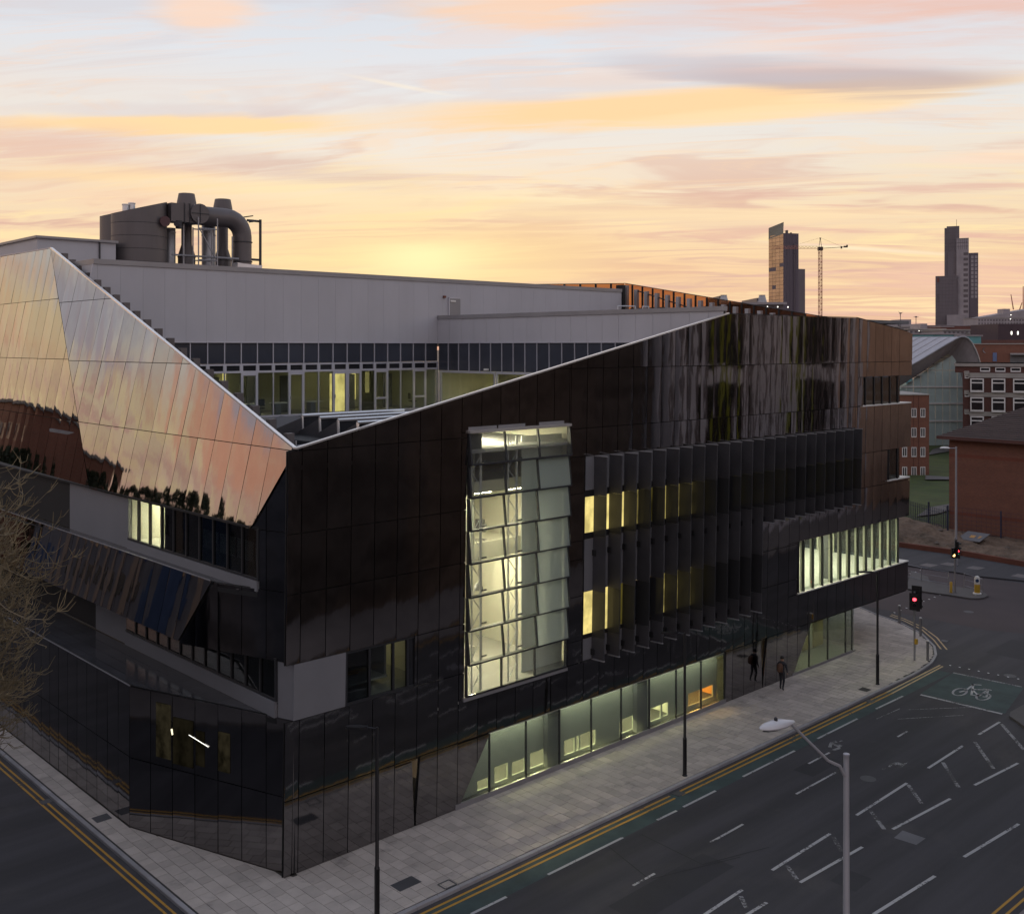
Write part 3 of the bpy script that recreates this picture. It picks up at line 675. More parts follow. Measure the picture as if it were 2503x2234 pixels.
strip('stop_line', (33.89, -6.05), (34.04, -10.13), .18, M['wht']); strip('stop_line', (38.77, -5.61), (39.02, -9.2), .16, M['wht2'])
for i in range(8): sheet('road_stud', arc(39.96+.042*i, -4.92-.515*i, .06, 0, 330, 7), M['stud'], -.108)
for i in range(9): sheet('road_stud', arc(48.9+.9*i, 2.87+.015*i, .07, 0, 330, 7), M['stud'], -.108)
for i in range(5): sheet('road_stud', arc(60.6+.9*i, 7.85, .07, 0, 330, 7), M['stud'], -.108)
sheet('asphalt_patch', [(17.76, -12.66), (18.56, -12.6), (18.57, -13.48), (17.83, -13.48)], M['deck'], -.114)
for i, (x0, y0, w_, d_) in enumerate(((6.5, -9.9, 5.2, 1.4), (20.5, -7.7, 2.4, 1.0), (25.5, -15.8, 6., 1.5), (13.2, -13.6, 1.2, 1.0), (36, -13.2, 7., 1.8), (44, -7.4, 4., 2.2), (-9, 8, 1.3, 3.4), (52., 9., 4., 1.6))):
    sheet('asphalt_patch', [(x0, y0), (x0+w_, y0+.05), (x0+w_-.03, y0+d_), (x0+.04, y0+d_-.04)], M['patch'], -.1185+.0003*i)
for x, y in ((15.05, -4.84), (31.0, -4.74), (-3.86, 12.), (44.6, -2.5)):
    gq = B(); gq.box(x-.22, x+.22, y-.2, y+.2, -.13, -.105)
    gq.build('gully_grate', M['iron'], road)
for x, y in ((22., -9.4), (40.5, -8.), (52.8, -.5)): sheet('manhole_cover', arc(x, y, .33, 0, 345, 15), M['iron'], -.11)
A8 = lambda a, b: G(1750+a/2.479, 1500+b/2.479)
def bike():
    b = B(); z = -.108
    def st(pts, w=.11):
        pts = [A8(*p) for p in pts]
        for p, q in zip(pts, pts[1:]):
            dx, dy = q[0]-p[0], q[1]-p[1]; l = hypot(dx, dy)
            if l < 1e-5: continue
            nx, ny = -dy/l*w/2, dx/l*w/2; ex, ey = dx/l*w*.3, dy/l*w*.3
            b.quad([(p[0]-nx-ex, p[1]-ny-ey, z), (q[0]-nx+ex, q[1]-ny+ey, z), (q[0]+nx+ex, q[1]+ny+ey, z), (p[0]+nx-ex, p[1]+ny-ey, z)])
    el = lambda cx, cy, rx, ry, sk: [(cx+rx*cos(2*pi*i/14)+sk*sin(2*pi*i/14), cy+ry*sin(2*pi*i/14)) for i in range(15)]
    st(el(1478, 474, 42, 22, -8)); st(el(1620, 503, 42, 20, -8))
    st([(1478, 474), (1512, 466), (1560, 430), (1548, 428), (1605, 432)]); st([(1560, 430), (1548, 492), (1592, 498), (1648, 462), (1552, 458)])
    st([(1592, 498), (1552, 458)]); st([(1648, 462), (1640, 505), (1620, 503)]); st([(1625, 455), (1668, 463)])
    b.build('bicycle_symbol', M['wht'], road, fix=False)
bike()
def arrow(ps, name='turn_arrow'):
    b = B(); b.quad([(*A8(*p), -.108) for p in ps]); return b
b = B()
for ps in ([(680, 808), (690, 780), (725, 768), (735, 778), (705, 790), (700, 812)], [(705, 790), (762, 766), (768, 772), (735, 782), (768, 800), (748, 812), (720, 800)], [(700, 826), (748, 806), (756, 818), (725, 828)]):
    b.quad([(*A8(*p), -.108) for p in ps])
b.build('turn_arrow', M['wht2'], road, fix=False)
b = B()
for ps in ([(1003, 944), (1012, 934), (1030, 936), (1022, 946)], [(1042, 928), (1060, 906), (1100, 900), (1140, 910), (1120, 918), (1070, 916), (1056, 930)], [(1085, 936), (1135, 928), (1168, 895), (1160, 902), (1118, 912), (1105, 930)]):
    b.quad([(*A8(*p), -.108) for p in ps])
b.build('turn_arrow', M['wht2'], road, fix=False)
for p, q in (((11.2, -6.1), (11., -9.0)), ((9.6, -5.9), (8.9, -8.2)), ((8.9, -8.4), (12.4, -9.6)), ((11., -9.0), (13.8, -9.9))): strip('road_joint_seal', p, q, .035, M['back'], -.1135)
for p, q in (((29.6, -6.9), (32.5, -8.9)), ((31.2, -6.6), (34.2, -8.9)), ((28.9, -6.2), (31.1, -6.3))): strip('road_joint_seal', p, q, .05, M['wht2'], -.1135)
for i, (xx, yy) in enumerate(((64.6, 8.6), (66.2, 7.6), (66.3, 5.5), (65.9, 1.8), (66.6, .9))):
    sheet('tactile_paving', [(xx, yy), (xx+1.2, yy-.1), (xx+1.2, yy-1.1), (xx, yy-1.)], M['tact'], .004)
# verge, mound, lawns
def terrain(name, x0, x1, y0, y1, nx, ny, hf, m, **kw):
    b = B()
    for j in range(ny+1):
        for i in range(nx+1):
            x, y = x0+(x1-x0)*i/nx, y0+(y1-y0)*j/ny; b.v.append((x, y, hf(x, y)))
    for j in range(ny):
        for i in range(nx):
            a = j*(nx+1)+i; b.f.append((a, a+1, a+nx+2, a+nx+1)); b.mi.append(0)
    return b.build(name, m, smooth=False, fix=False, **kw)
def mound_h(x, y):
    h = .05+1.7*math.exp(-((x-75.5)/3.2)**2-((y-15.5)/5.2)**2)+.75*math.exp(-((x-76.)/3.)**2-((y+1.)/5.)**2)
    return h*min(1, max(0, (x-71.2)/1.2))+.05+.20*mnoise.noise((x*.9, y*.9, 0))+.12*mnoise.noise((x*2.3, y*2.3, 4))+.05*mnoise.noise((x*5.1, y*5.1, 9))
terrain('soil_mound', 71.0, 84, -16, 34, 80, 260, mound_h, M['soil'], kind='structure')
b = B()
e = [(70.75, 40), (70.85, 13.2), (71., 7.7), (70.2, 2.3), (69.6, -3), (69, -16)]
for p, q in zip(e, e[1:]): b.prism([(p[0], p[1], 0), (p[0]+.3, p[1], 0), (p[0]+.3, p[1], .42), (p[0], p[1], .42)], (q[0]-p[0], q[1]-p[1], 0))
b = b.build('low_brick_wall', M['redkerb']); b['label'] = 'low red brick edging wall along the far pavement holding back soil'; b['category'] = 'wall'
terrain('lawn', 82, 190, 8, 120, 30, 30, lambda x, y: .05+.12*mnoise.noise((x*.15, y*.15, 2)), M['grass'], kind='structure')
# ================================================================== the black research building
RB = thing('research_building', 'black mirror clad building with leaning facets, lit windows and grey rooftop storey', 'building')
KF = .02
def PF(a, b, d=0.): return (a, -KF*b-d, b)                       # front facade, d outwards
MOD = 1.02
fx = [0.] + [.25+MOD*k for k in range(44)]; fx = [-.3]+fx[1:]; fx[-1] = 44.8
fz = [0., 2.6, 5.28, 7.2, 9.6, 11.65, 14.46, 17.06, 19.8]
roofF = [(-.3, 0), (44.8, 0), (44.8, 18.80), (44.1, 18.94), (41., 19.37), (37.7, 19.67), (24.9, 19.63), (-.02, 14.52), (-.3, 14.46)]
OPF = [[(7.4, -.1), (25.15, -.1), (25.15, 2.55), (9.1, 2.55)], [(5.31, -.1), (5.52, 2.5), (5.15, 2.5)], [(28.5, .0), (28.89, 2.58), (28.3, 2.58)],
       rect(-1, 5.2, 5.28, 7.2), rect(7.68, 13.42, 4.25, 14.66), rect(14.5, 37.78, 8.8, 13.25), rect(14.5, 27.78, 4.3, 8.8),
       rect(31.8, 45, 4.42, 7.3), rect(38.6, 45, 14.48, 16.18), rect(41.8, 45, 9.77, 11.67), [(31.4, -.1), (46, -.1), (46, 2.6), (33.3, 2.6)]]
LOWF = [rect(-.3, 45, -.1, 2.6)]
clad(RB, 'base_panel', fx, [0., 2.6], PF, [[(-.3, 0), (44.8, 0), (44.8, 2.6), (-.3, 2.6)]], OPF, M['low'])
clad(RB, 'cladding_panel', fx, fz[1:], PF, [roofF], OPF, M['clad'])
# return face at the corner (C1), slightly skewed
cx1, cy1 = -.319, .948
def PC(q, z, d=0.): return (cx1*q-cy1*d, cy1*q+cx1*d, z)
qc = [-.4, .0]+[7.75/7*k for k in range(1, 8)]
clad(RB, 'base_panel', qc, [0., 2.6], PC, [[(-.05, 0), (7.75, 0), (7.75, 2.6), (-.08, 2.6)]], [], M['low'])
clad(RB, 'corner_panel', qc, [2.6, 5.28], PC, [[(-.08, 2.6), (7.75, 2.6), (7.75, 5.28), (-.12, 5.28)]], [], M['low'])
clad(RB, 'corner_panel', qc, [5.28, 7.2, 9.6, 11.65, 14.6], PC, [[(-.12, 5.28), (6.64, 5.28), (-.04, 14.52), (-.3, 14.52)]],
     [rect(-1, 12, 5.28, 7.2), rect(1.42, 12, 9.6, 11.65)], M['clad'])
for (a, e, z0, z1, mm) in ((2.75, 3.3, 2.95, 4.35, 'p'), (3.95, 4.38, 2.95, 4.2, 'd'), (4.5, 5.5, 2.8, 4.5, 'd'), (5.6, 6.35, 2.9, 4.9, 'p')):
    g = B(); g.prism([PC(a, z0, .012), PC(e, z0, .012), PC(e, z1, .012), PC(a, z1, .012)], tuple(Vector(PC(0, 0, .004))-Vector(PC(0, 0, 0)))); g.build('perforated_lit_pane', PERF if mm == 'p' else PERFD, RB)
g = B(); g.tube(PC(3.75, 3.72, .03), PC(4.7, 3.98, .02), .011, n=6); g.build('tube_light', emit('tube_white', (1, .97, .85), 2.2), RB)
g = B(); g.tube(PC(5.5, 3.85, .03), PC(5.55, 4.05, .03), .03, n=6); g.build('tube_light', emit('spot_white', (1, .9, .6), 1.5), RB)
# lower side wall
def PL(y, z, d=0.): return (-2.47-d, y, z)
ly = [7.34+1.02*k for k in range(20)]
clad(RB, 'base_panel', ly, [0., 2.63], PL, [rect(7.34, 28, 0, 2.63)], [], M['low'])
clad(RB, 'side_base_panel', ly, [2.63, 5.28], PL, [rect(7.34, 28, 2.63, 5.28)], [], M['low'])
# leaning mirror facets
nl = Vector((-1, 0, .23)).normalized()
def PB(y, z, d=0.): return (.23*z-3.335+nl.x*d, y, z+nl.z*d)
by = [-1.39+1.36*k for k in range(24)]
clad(RB, 'mirror_panel', by, [11.65, 14.46, 17.3, 20.28, 23.5], PB, [[(1.62, 11.66), (15.8, 11.66), (28.05, 23.36), (-.28, 14.53)]], [], M['side'])
clad(RB, 'mirror_panel', by, [7.27, 9.62], PB, [[(5.03, 7.27), (28, 7.27), (28, 9.62), (3.5, 9.62)]], [], M['side'])
h_ = Vector((cos(radians(88)), sin(radians(88)), 0)); up_ = Vector((.2304, 1.046, 1.))
kap = up_.dot(h_); up_ = up_-h_*kap; na_ = h_.cross(up_).normalized(); na_ = na_ if na_.x < 0 else -na_
def PA(b, z, d=0.): p = Vector((-.66, 15.79, 11.64))+h_*b+up_*(z-11.64)+na_*d; return tuple(p)
clad(RB, 'mirror_panel', [-.1+1.36*k for k in range(22)], [11.64, 14.46, 17.36, 20.5, 25], PA, [[(.02, 11.66), (26, 11.66), (26, 23.6), (kap*11.72+.02, 23.37)]], [], M['side'])
# pale cappings along the roof edges
def bar(name, p, q, w, hgt, m, parent=RB):
    p, q = Vector(p), Vector(q); d = (q-p).normalized(); sx = d.cross(Vector((0, 0, 1))).normalized()*w/2; uz = Vector((0, 0, hgt))
    b = B(); b.prism([tuple(p+sx), tuple(p-sx), tuple(p-sx+uz), tuple(p+sx+uz)], tuple(q-p)); return b.build(name, m, parent)
bar('roof_capping', (0, -.27, 14.52), (24.9, -.37, 19.63), .16, .06, M['cap'])
bar('roof_capping', (24.9, -.37, 19.64), (37.7, -.37, 19.68), .12, .03, M['back']); bar('roof_capping', (37.7, -.37, 19.68), (44.2, -.36, 18.94), .12, .03, M['back'])
bar('roof_capping', (.02, -.2, 14.53), (2.08, 28.05, 23.37), .14, .06, M['cap'])
bar('roof_capping', (2.08, 28.05, 23.37), PA(26, 23.6), .10, .05, M['frame'])
for k in range(1, 21):
    y = 28.05-1.36*k; f = (y+.3)/28.35; ze = 14.53+f*8.84; xe = .23*ze-3.335
    b = B(); b.box(xe+.22, xe+.5, y-.10, y+.16, ze-1.6, ze+.08); b.build('edge_post', M['plant'], RB)
# terrace levels on the side street
def slabq(name, x0, x1, y0, y1, z0, z1, m, parent=RB, **kw): b = B(); b.box(x0, x1, y0, y1, z0, z1); return b.build(name, m, parent, **kw)
def polyslab(name, pts, z0, z1, m): b = B(); b.prism([(x, y, z0) for x, y in ccw(pts)], (0, 0, z1-z0)); return b.build(name, m, RB)
polyslab('terrace_slab', [PC(1.5, 0)[:2], PC(3.5, 0)[:2], (-1.2, 30), (-.2, 30)], 9.3, 9.46, M['back'])
y = 2.2
while y < 26:
    for x0, x1 in ((-1.12, -.8), (-.79, -.47)):
        if y < 3.4 and x0 < -.9: continue
        slabq('terrace_tile', x0, x1, y+.006, y+1.014, 9.46, 9.5, M['terr'])
    y += 1.02
polyslab('terrace_slab', [PC(.64, 0)[:2], (-2.40, 7.2), (-2.40, 30), (-.1, 30)], 5.05, 5.22, M['back'])
y = .48
while y < 26:
    x = -.29
    while x > -2.38:
        a, b_ = max(x-.55, -2.38), x
        q = clip([(a+.005, y+.006), (b_-.005, y+.006), (b_-.005, y+1.014), (a+.005, y+1.014)], -.948, -.319, -.10)
        if len(q) > 2 and area(q) > .03: b = B(); b.prism([(p, r_, 5.22) for p, r_ in q], (0, 0, .04)); b.build('terrace_tile', M['terr'], RB)
        x -= .56
    y += 1.02
polyslab('soffit', [PC(1.45, 0)[:2], (-.66, 1.7), (-.62, 30), (3, 30), (3, 1)], 11.68, 11.76, M['back'])
polyslab('soffit', [PC(.64, 0)[:2], (-1.62, 5.05), (-1.62, 30), (3, 30), (3, 1)], 7.3, 7.38, M['back'])
slabq('parapet_edge', -1.15, -1.11, 3.6, 28, 9.62, 9.65, M['flash']); slabq('parapet_edge', -2.49, -2.45, 7.3, 28, 5.28, 5.31, M['flash'])
def window_row(xp, y0, y1, n, z0, z1, panemat, frame, parent=RB, fw=.09):
    w = (y1-y0)/n
    for k in range(n):
        a, b_ = y0+w*k, y0+w*(k+1)
        f = B(); f.box(xp-.05, xp+.06, a, a+fw, z0, z1); f.box(xp-.05, xp+.06, a+fw, b_, z0, z0+.08); f.box(xp-.05, xp+.06, a+fw, b_, z1-.06, z1)
        fo = f.build('window', frame, parent)
        g = B(); g.box(xp+.0, xp+.02, a+fw, b_, z0+.08, z1-.06); g.build('pane', panemat(k), fo)
window_row(-.45, 1.36, 12.12, 10, 9.87, 11.68, lambda k: M['dpane'] if k < 7 else M['pane'], M['dframe'])
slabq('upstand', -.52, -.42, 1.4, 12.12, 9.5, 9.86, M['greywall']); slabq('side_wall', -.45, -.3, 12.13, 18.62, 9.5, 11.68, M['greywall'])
slabq('side_wall', -.4, -.25, 18.63, 30, 9.5, 11.68, M['back'])
window_row(-.2, .6, 12.9, 12, 5.82, 7.3, lambda k: M['dpane'], M['dframe'])
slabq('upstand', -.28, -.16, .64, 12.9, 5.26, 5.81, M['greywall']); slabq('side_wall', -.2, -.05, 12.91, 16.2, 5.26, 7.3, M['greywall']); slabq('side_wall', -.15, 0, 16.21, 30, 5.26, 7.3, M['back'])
# rooms behind the side windows
def room(x0, x1, y0, y1, z0, z1, wall, floor, lamps=(), openface=None, name='room', lm=OFFICE):
    b = B(); t = .08
    F = {'x0': (x0-t, x0, y0, y1, z0, z1), 'x1': (x1, x1+t, y0, y1, z0, z1), 'y0': (x0, x1, y0-t, y0, z0, z1), 'y1': (x0, x1, y1, y1+t, z0, z1)}
    for k, v in F.items():
        if openface and k in openface: continue
        b.box(*v)
    b.box(x0-t, x1+t, y0-t, y1+t, z1, z1+t)
    r = b.build(name+'_walls', wall, RB)
    f = B(); f.box(x0-t, x1+t, y0-t, y1+t, z0-t, z0); f.build(name+'_floor', floor, RB)
    for l in lamps: q = B(); q.box(l[0], l[1], l[2], l[3], z1-.06, z1-.03); q.build('ceiling_light', lm, RB)
room(-.3, 4.5, 9.0, 12.1, 9.8, 11.7, M['cream'], M['floor'], [(1.2, 1.5, 9.4, 11.8)], ('x0',))
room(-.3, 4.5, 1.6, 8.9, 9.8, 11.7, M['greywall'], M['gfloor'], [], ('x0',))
room(-.05, 4.5, .8, 12.9, 5.7, 7.3, M['greywall'], M['gfloor'], [], ('x0', 'y0'))
# blinds/desks seen dimly through the side windows
for k in range(5): slabq('desk_front', 1.2, 1.25, 1.9+1.4*k, 3.1+1.4*k, 9.8, 10.55, M['white'])
# corner block of pale panels and the corner window
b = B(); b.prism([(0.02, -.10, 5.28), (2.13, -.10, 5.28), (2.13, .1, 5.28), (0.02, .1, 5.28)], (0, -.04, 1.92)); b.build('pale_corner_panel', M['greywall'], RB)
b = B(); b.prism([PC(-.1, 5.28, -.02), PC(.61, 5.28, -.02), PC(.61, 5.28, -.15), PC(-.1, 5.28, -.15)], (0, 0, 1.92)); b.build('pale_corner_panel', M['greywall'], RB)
for x0, x1, mm in ((2.13, 3.13, M['dpane']), (3.13, 4.2, M['pane']), (4.2, 4.86, M['pane']), (4.86, 5.2, M['windark'])):
    f = B(); f.box(x0, x0+.08, -.12, 0, 5.28, 7.2); f.box(x0+.08, x1, -.12, 0, 5.28, 5.38); f.box(x0+.08, x1, -.12, 0, 7.12, 7.2)
    fo = f.build('window', M['dframe'], RB); g = B(); g.box(x0+.08, x1, -.06, -.04, 5.38, 7.12); g.build('pane', mm, fo)
room(2.1, 6.6, .05, 4.5, 5.3, 7.35, M['cream'], M['gfloor'], [(4.6, 5.0, 2.4, 3.6)], ('y0',), lm=emit('dim_office_light', (1, .84, .45), 4.))
slabq('partition', 2.2, 3.9, 2.6, 2.7, 5.3, 6.9, M['deck'])
# ---- the shingled glass bay
bz = [14.62, 13.36, 12.07, 10.79, 9.5, 8.19, 6.88, 5.55, 4.30]; bx = [7.78, 9.64, 11.52, 13.38]
for r in range(8):
    zt, zb = bz[r], bz[r+1]; kick = .17 if r < 7 else .03; yt, yb = -KF*zt-.04, -KF*zb-.04-kick
    for c in range(3):
        a, e = bx[c], bx[c+1]
        g = B(); g.prism([(a+.035, yt, zt-.02), (e-.035, yt, zt-.02), (e-.035, yb, zb+.06), (a+.035, yb, zb+.06)], (0, .02, .004))
        fo = g.build('bay_pane', M['baymilk'] if (c == 2 and 0 < r < 7) else M['bayglass'], RB)
        m_ = B(); m_.prism([(a-.035, yt+.01, zt-.02), (a+.035, yt+.01, zt-.02), (a+.035, yt+.09, zt-.02), (a-.035, yt+.09, zt-.02)], (0, yb-yt, zb-zt+.08)); m_.build('mullion', M['dframe'], fo)
        m_ = B(); m_.box(a-.035, e+.035, yb-.015, -KF*zb-.0, zb-.0, zb+.06); m_.build('transom', M['dframe'], fo)
    for xx in (bx[0]-.05, bx[3]+.012):
        ch = B(); ch.prism([(xx, yt+.1, zt), (xx, yt, zt), (xx, yb, zb+.02), (xx, yt+.1, zb+.02)], (.038, 0, 0)); ch.build('bay_cheek', M['dframe'], RB)
b = B(); b.box(7.7, 13.45, -.42, -.1, 14.62, 14.72); b.build('bay_capping', M['cap'], RB)
for xx in (7.72, 9.3, 11.6): slabq('bay_roof_vent', xx, xx+1.5, -.30, -.28+.12, 14.73, 14.86, M['flash'])
b = B(); b.box(7.62, 13.46, -.16, -.0, 4.16, 4.28); b.build('bay_sill', M['flash'], RB)
room(6.2, 14.3, .0, 7.5, 4.2, 14.6, M['cream'], M['gfloor'], [(8.2, 9.0, 2.6, 5.0), (10.6, 11.4, 2.6, 5.0)], ('y0',), 'atrium')
slabq('mezzanine', 6.2, 14.3, 3.0, 7.5, 8.9, 9.25, M['cream']); slabq('mezzanine_front', 6.2, 14.3, 2.9, 3.0, 8.75, 9.5, M['cream'])
slabq('balcony', 6.2, 14.3, 1.9, 7.5, 11.9, 12.1, M['cream']) ; slabq('balcony_beam', 6.2, 14.3, 1.8, 1.9, 11.85, 12.35, M['cream'])
for xx in (8.4, 10.6, 12.4): slabq('ceiling_light', xx, xx+.9, 3.6, 4.2, 8.84, 8.87, OFFICE)
for xx in (8.0, 10.2): slabq('ceiling_light', xx, xx+.9, 3.6, 4.0, 11.84, 11.87, OFFICE); slabq('ceiling_light', xx, xx+1.2, 1.1, 1.4, 14.48, 14.52, OFFICE)  # front strips near the top added to brighten the upper bay
for xx in (7.9, 10.0, 12.): slabq('ceiling_light', xx, xx+1.0, 2.0, 2.3, 11.80, 11.83, OFFICE)  # row below the balcony added to brighten the bay
slabq('bay_inner_panel', 11.75, 14.2, .9, .95, 4.2, 14.2, mat('pale_green_panel', (.80, .86, .80), .4, 0, .1, (.9, .9, .2))); slabq('bay_inner_panel', 9.3, 9.35, 1.2, 4.0, 9.3, 13.8, M['film'])  # tall pale wall added behind the right panes to whiten them
slabq('dark_cabinet', 7.2, 9.2, 5.2, 6.4, 12.1, 13.4, M['film']); slabq('partition', 7.0, 9.0, 5.4, 5.5, 9.25, 11.0, M['film'])
slabq('duct_box', 10.6, 12.2, 4.4, 5.2, 4.2, 4.5, M['white'])
for cxp in (8.75, 10.75):
    t_ = B()
    for dx in (-.24, .24): t_.tube((cxp+dx, .42, 4.2), (cxp+dx, .42, 14.3), .055 if dx > 0 else .035, n=8)
    z = 4.3; s_ = 1
    while z < 13.9: t_.tube((cxp-.24*s_, .42, z), (cxp+.24*s_, .42, z+.62), .02, n=5); z += .62; s_ = -s_
    t_.build('truss_column', M['steel'], RB)
    for r in range(1, 8):
        a_ = B(); a_.box(cxp+.24, cxp+.52, .36, .40, bz[r]-.03, bz[r]+.03); a_.build('bracket', M['dframe'], RB)
b = B(); b.lathe((9.0, 2.2, 8.0), [(.17, 0), (.16, .1), (.1, .22), (.03, .26)], 12); b.tube((9, 2.2, 8.25), (9, 2.2, 9.2), .01, n=4)
b = b.build('pendant_lamp', M['galv'], smooth=True); b['label'] = 'silver dome pendant hanging left in the glass bay atrium'; b['category'] = 'lamp'
b = B(); b.lathe((10.1, 1.8, 7.8), [(.2, 0), (.19, .12), (.11, .26), (.03, .3)], 12); b.tube((10.1, 1.8, 8.1), (10.1, 1.8, 9.2), .01, n=4)
b = b.build('pendant_lamp', M['galv'], smooth=True); b['label'] = 'larger silver pendant hanging mid bay beside the orange tag'; b['category'] = 'lamp'
# ---- fin screens with lit windows
fin_x = []
for k in range(23):
    x0 = 14.5+1.012*k; x1 = x0+1.012; low = k < 13
    def gp(z0, z1, m, nm): b = B(); b.prism([PF(x0+.01, z0+.01, -.07), PF(x1-.01, z0+.01, -.07), PF(x1-.01, z1-.01, -.07), PF(x0+.01, z1-.01, -.07)], (0, .05, 0)); return b.build(nm, m, RB)
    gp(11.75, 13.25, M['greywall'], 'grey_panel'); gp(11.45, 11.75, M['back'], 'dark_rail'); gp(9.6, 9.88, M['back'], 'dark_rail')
    r1 = random.random(); lit = k in (0, 1, 2, 3, 5, 6, 7)
    w = gp(9.88, 11.45, LIT if k in (0, 1, 2) else LITM if lit else (LITD if k in (4, 8, 11, 12, 13, 14, 15, 18, 19, 21, 22) else M['windark']), 'window')
    if low:
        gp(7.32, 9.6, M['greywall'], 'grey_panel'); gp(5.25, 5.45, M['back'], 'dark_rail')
        gp(5.45, 7.30, LIT if k in (0, 1) else LITM if k in (5, 6, 7) else (LITD if k in (2, 8) else M['windark']), 'window'); gp(4.3, 5.25, M['greywall'], 'grey_panel')
    else: gp(8.82, 9.6, M['greywall'], 'grey_panel')
    zb = 4.34 if low else 8.84
    f = B(); xr = x0+.60
    for (za, zc, mi) in (((zb, 5.3, 0), (5.3, 7.3, 1), (7.3, 9.72, 0)) if low else ((zb, 9.72, 0),))+((9.72, 11.5, 1), (11.5, 13.2, 0)):
        f.prism([PF(xr, za+.006, -.05), PF(xr+.05, za+.006, -.05), PF(xr+.08, za+.006, .64), PF(xr+.02, za+.006, .64)], (0, -KF*(zc-za-.012), zc-za-.012), mi)
    fo = f.build('fin', [M['fin'], M['finperf']], RB)
    e_ = B(); e_.prism([PF(xr-.02, 13.2, 0), PF(xr+.07, 13.2, 0), PF(xr+.10, 13.2, .66), PF(xr+.0, 13.2, .66)], (0, 0, .03)); e_.build('fin_cap', M['finlight'], fo)
    e_ = B(); e_.prism([PF(xr-.05, zb-.05, 0), PF(xr+.45, zb-.05, .01), PF(xr+.09, zb-.05, .66), PF(xr+.0, zb-.05, .66)], (0, 0, .03)); e_.build('fin_foot', M['finlight'], fo)
    for zz in ((9.35,) if not low else (9.35, 5.0)):
        e_ = B(); e_.box(xr-.06, xr+.0, -KF*zz-.12, -KF*zz+.06, zz-.5, zz-.25); e_.build('fin_bracket', M['back'], fo)
b = B(); b.prism([PF(14.42, 4.3, -.2), PF(14.48, 4.3, -.2), PF(14.48, 4.3, 0), PF(14.42, 4.3, 0)], (0, -KF*8.95, 8.95)); b.box(14.5, 37.8, -.25, .1, 13.25, 13.28); b.box(27.78, 37.8, -.17, .1, 8.76, 8.80); b.box(14.5, 27.8, -.08, .1, 4.24, 4.28)
b.build('fin_screen_frame', M['back'], RB)
# ---- lit glass box at the far end
room(31.85, 43.55, .4, 9., 4.5, 7.25, M['white'], M['white'], [(32.5, 43., 1.2, 1.7), (32.5, 43., 4.2, 4.7), (32.5, 43., 7, 7.5)], ('y0', 'x1'), 'hall', lm=HALL)
xs_ = [31.85]+[32.38+1.0*k for k in range(12)]
for i, xx in enumerate(xs_[:-1]):
    x1 = xs_[i+1]
    g = B(); g.box(xx+.03, x1-.03, -.11, -.09, 4.52, 7.28); g.build('hall_pane', M['pane'], RB)
    m_ = B(); m_.box(xx-.03, xx+.03, -.16, -.02, 4.5, 7.3); m_.build('mullion', M['dframe'], RB)
    m_ = B(); m_.box(xx+.08, xx+.17, .0, .16, 4.5, 7.25); m_.build('cream_fin', M['cream'], RB)
m_ = B(); m_.box(43.35, 43.42, -.16, -.04, 4.5, 7.3); m_.build('mullion', M['dframe'], RB)
for k in range(8):
    y0 = .05+1.1*k
    g = B(); g.box(43.62, 43.64, y0+.05, y0+1.05, 4.5, 7.25); g.build('hall_pane', M['dpane'], RB)
    m_ = B(); m_.box(43.5, 43.7, y0-.06, y0+.05, 4.5, 7.25); m_.build('cream_fin', M['cream'], RB)
slabq('ledge', 31.8, 44.8, -.12, 9, 4.40, 4.46, M['white'])
for k in range(2): slabq('partition', 33.2+2.1*k, 34.6+2.1*k, 7.2, 7.3, 4.5, 7.2, M['greywall'])
slabq('hall_column', 36.1, 36.5, .5, .9, 4.5, 7.25, M['greywall'])
# end notches with corner glazing
for (xa, xb, z0, z1, ps) in ((38.6, 43.4, 14.48, 16.18, [38.62, 39.0, 40.05, 41.05, 42.05, 43.05, 43.4]), (41.8, 43.55, 9.77, 11.67, [41.82, 42.05, 43.2, 43.55])):
    yf = -KF*z0
    for a, e in zip(ps, ps[1:]):
        g = B(); g.box(a+.04, e-.04, yf+.05, yf+.07, z0+.05, z1-.04); g.build('end_pane', M['dpane'], RB)
        m_ = B(); m_.box(a-.04, a+.04, yf-.0, yf+.12, z0, z1); m_.build('mullion', M['dframe'], RB)
    g = B(); g.box(xb, xb+.03, yf+.1, 6, z0+.05, z1); g.build('end_pane', M['dpane'], RB)
    slabq('ledge', xa, 44.78, yf-.02, 6, z0-.05, z0+.02, M['white'])
    room(xa, xb-.05, yf+.15, 6., z0+.03, z1, M['cityw'], M['white'], [(xa+.6, xb-.5, 2.2, 2.4)], ('y0', 'x1'), 'end_room', lm=emit('end_room_light', (1, .85, .7), 3.))
    slabq('soffit', xa, 44.78, yf-.02, 6, z1+.01, z1+.06, M['back'])
b = B(); b.box(44.74, 44.8, -.02, 24, 2.6, 4.4); b.box(44.74, 44.8, -.08, 24, 7.3, 9.77); b.box(44.74, 44.8, -.18, 24, 11.67, 14.48); b.box(44.74, 44.8, -.28, 24, 16.18, 18.4); b.build('end_wall', M['low'], RB)
slabq('overhang_soffit', 25.9, 44.75, .02, 24, 2.52, 2.58, M['back'])
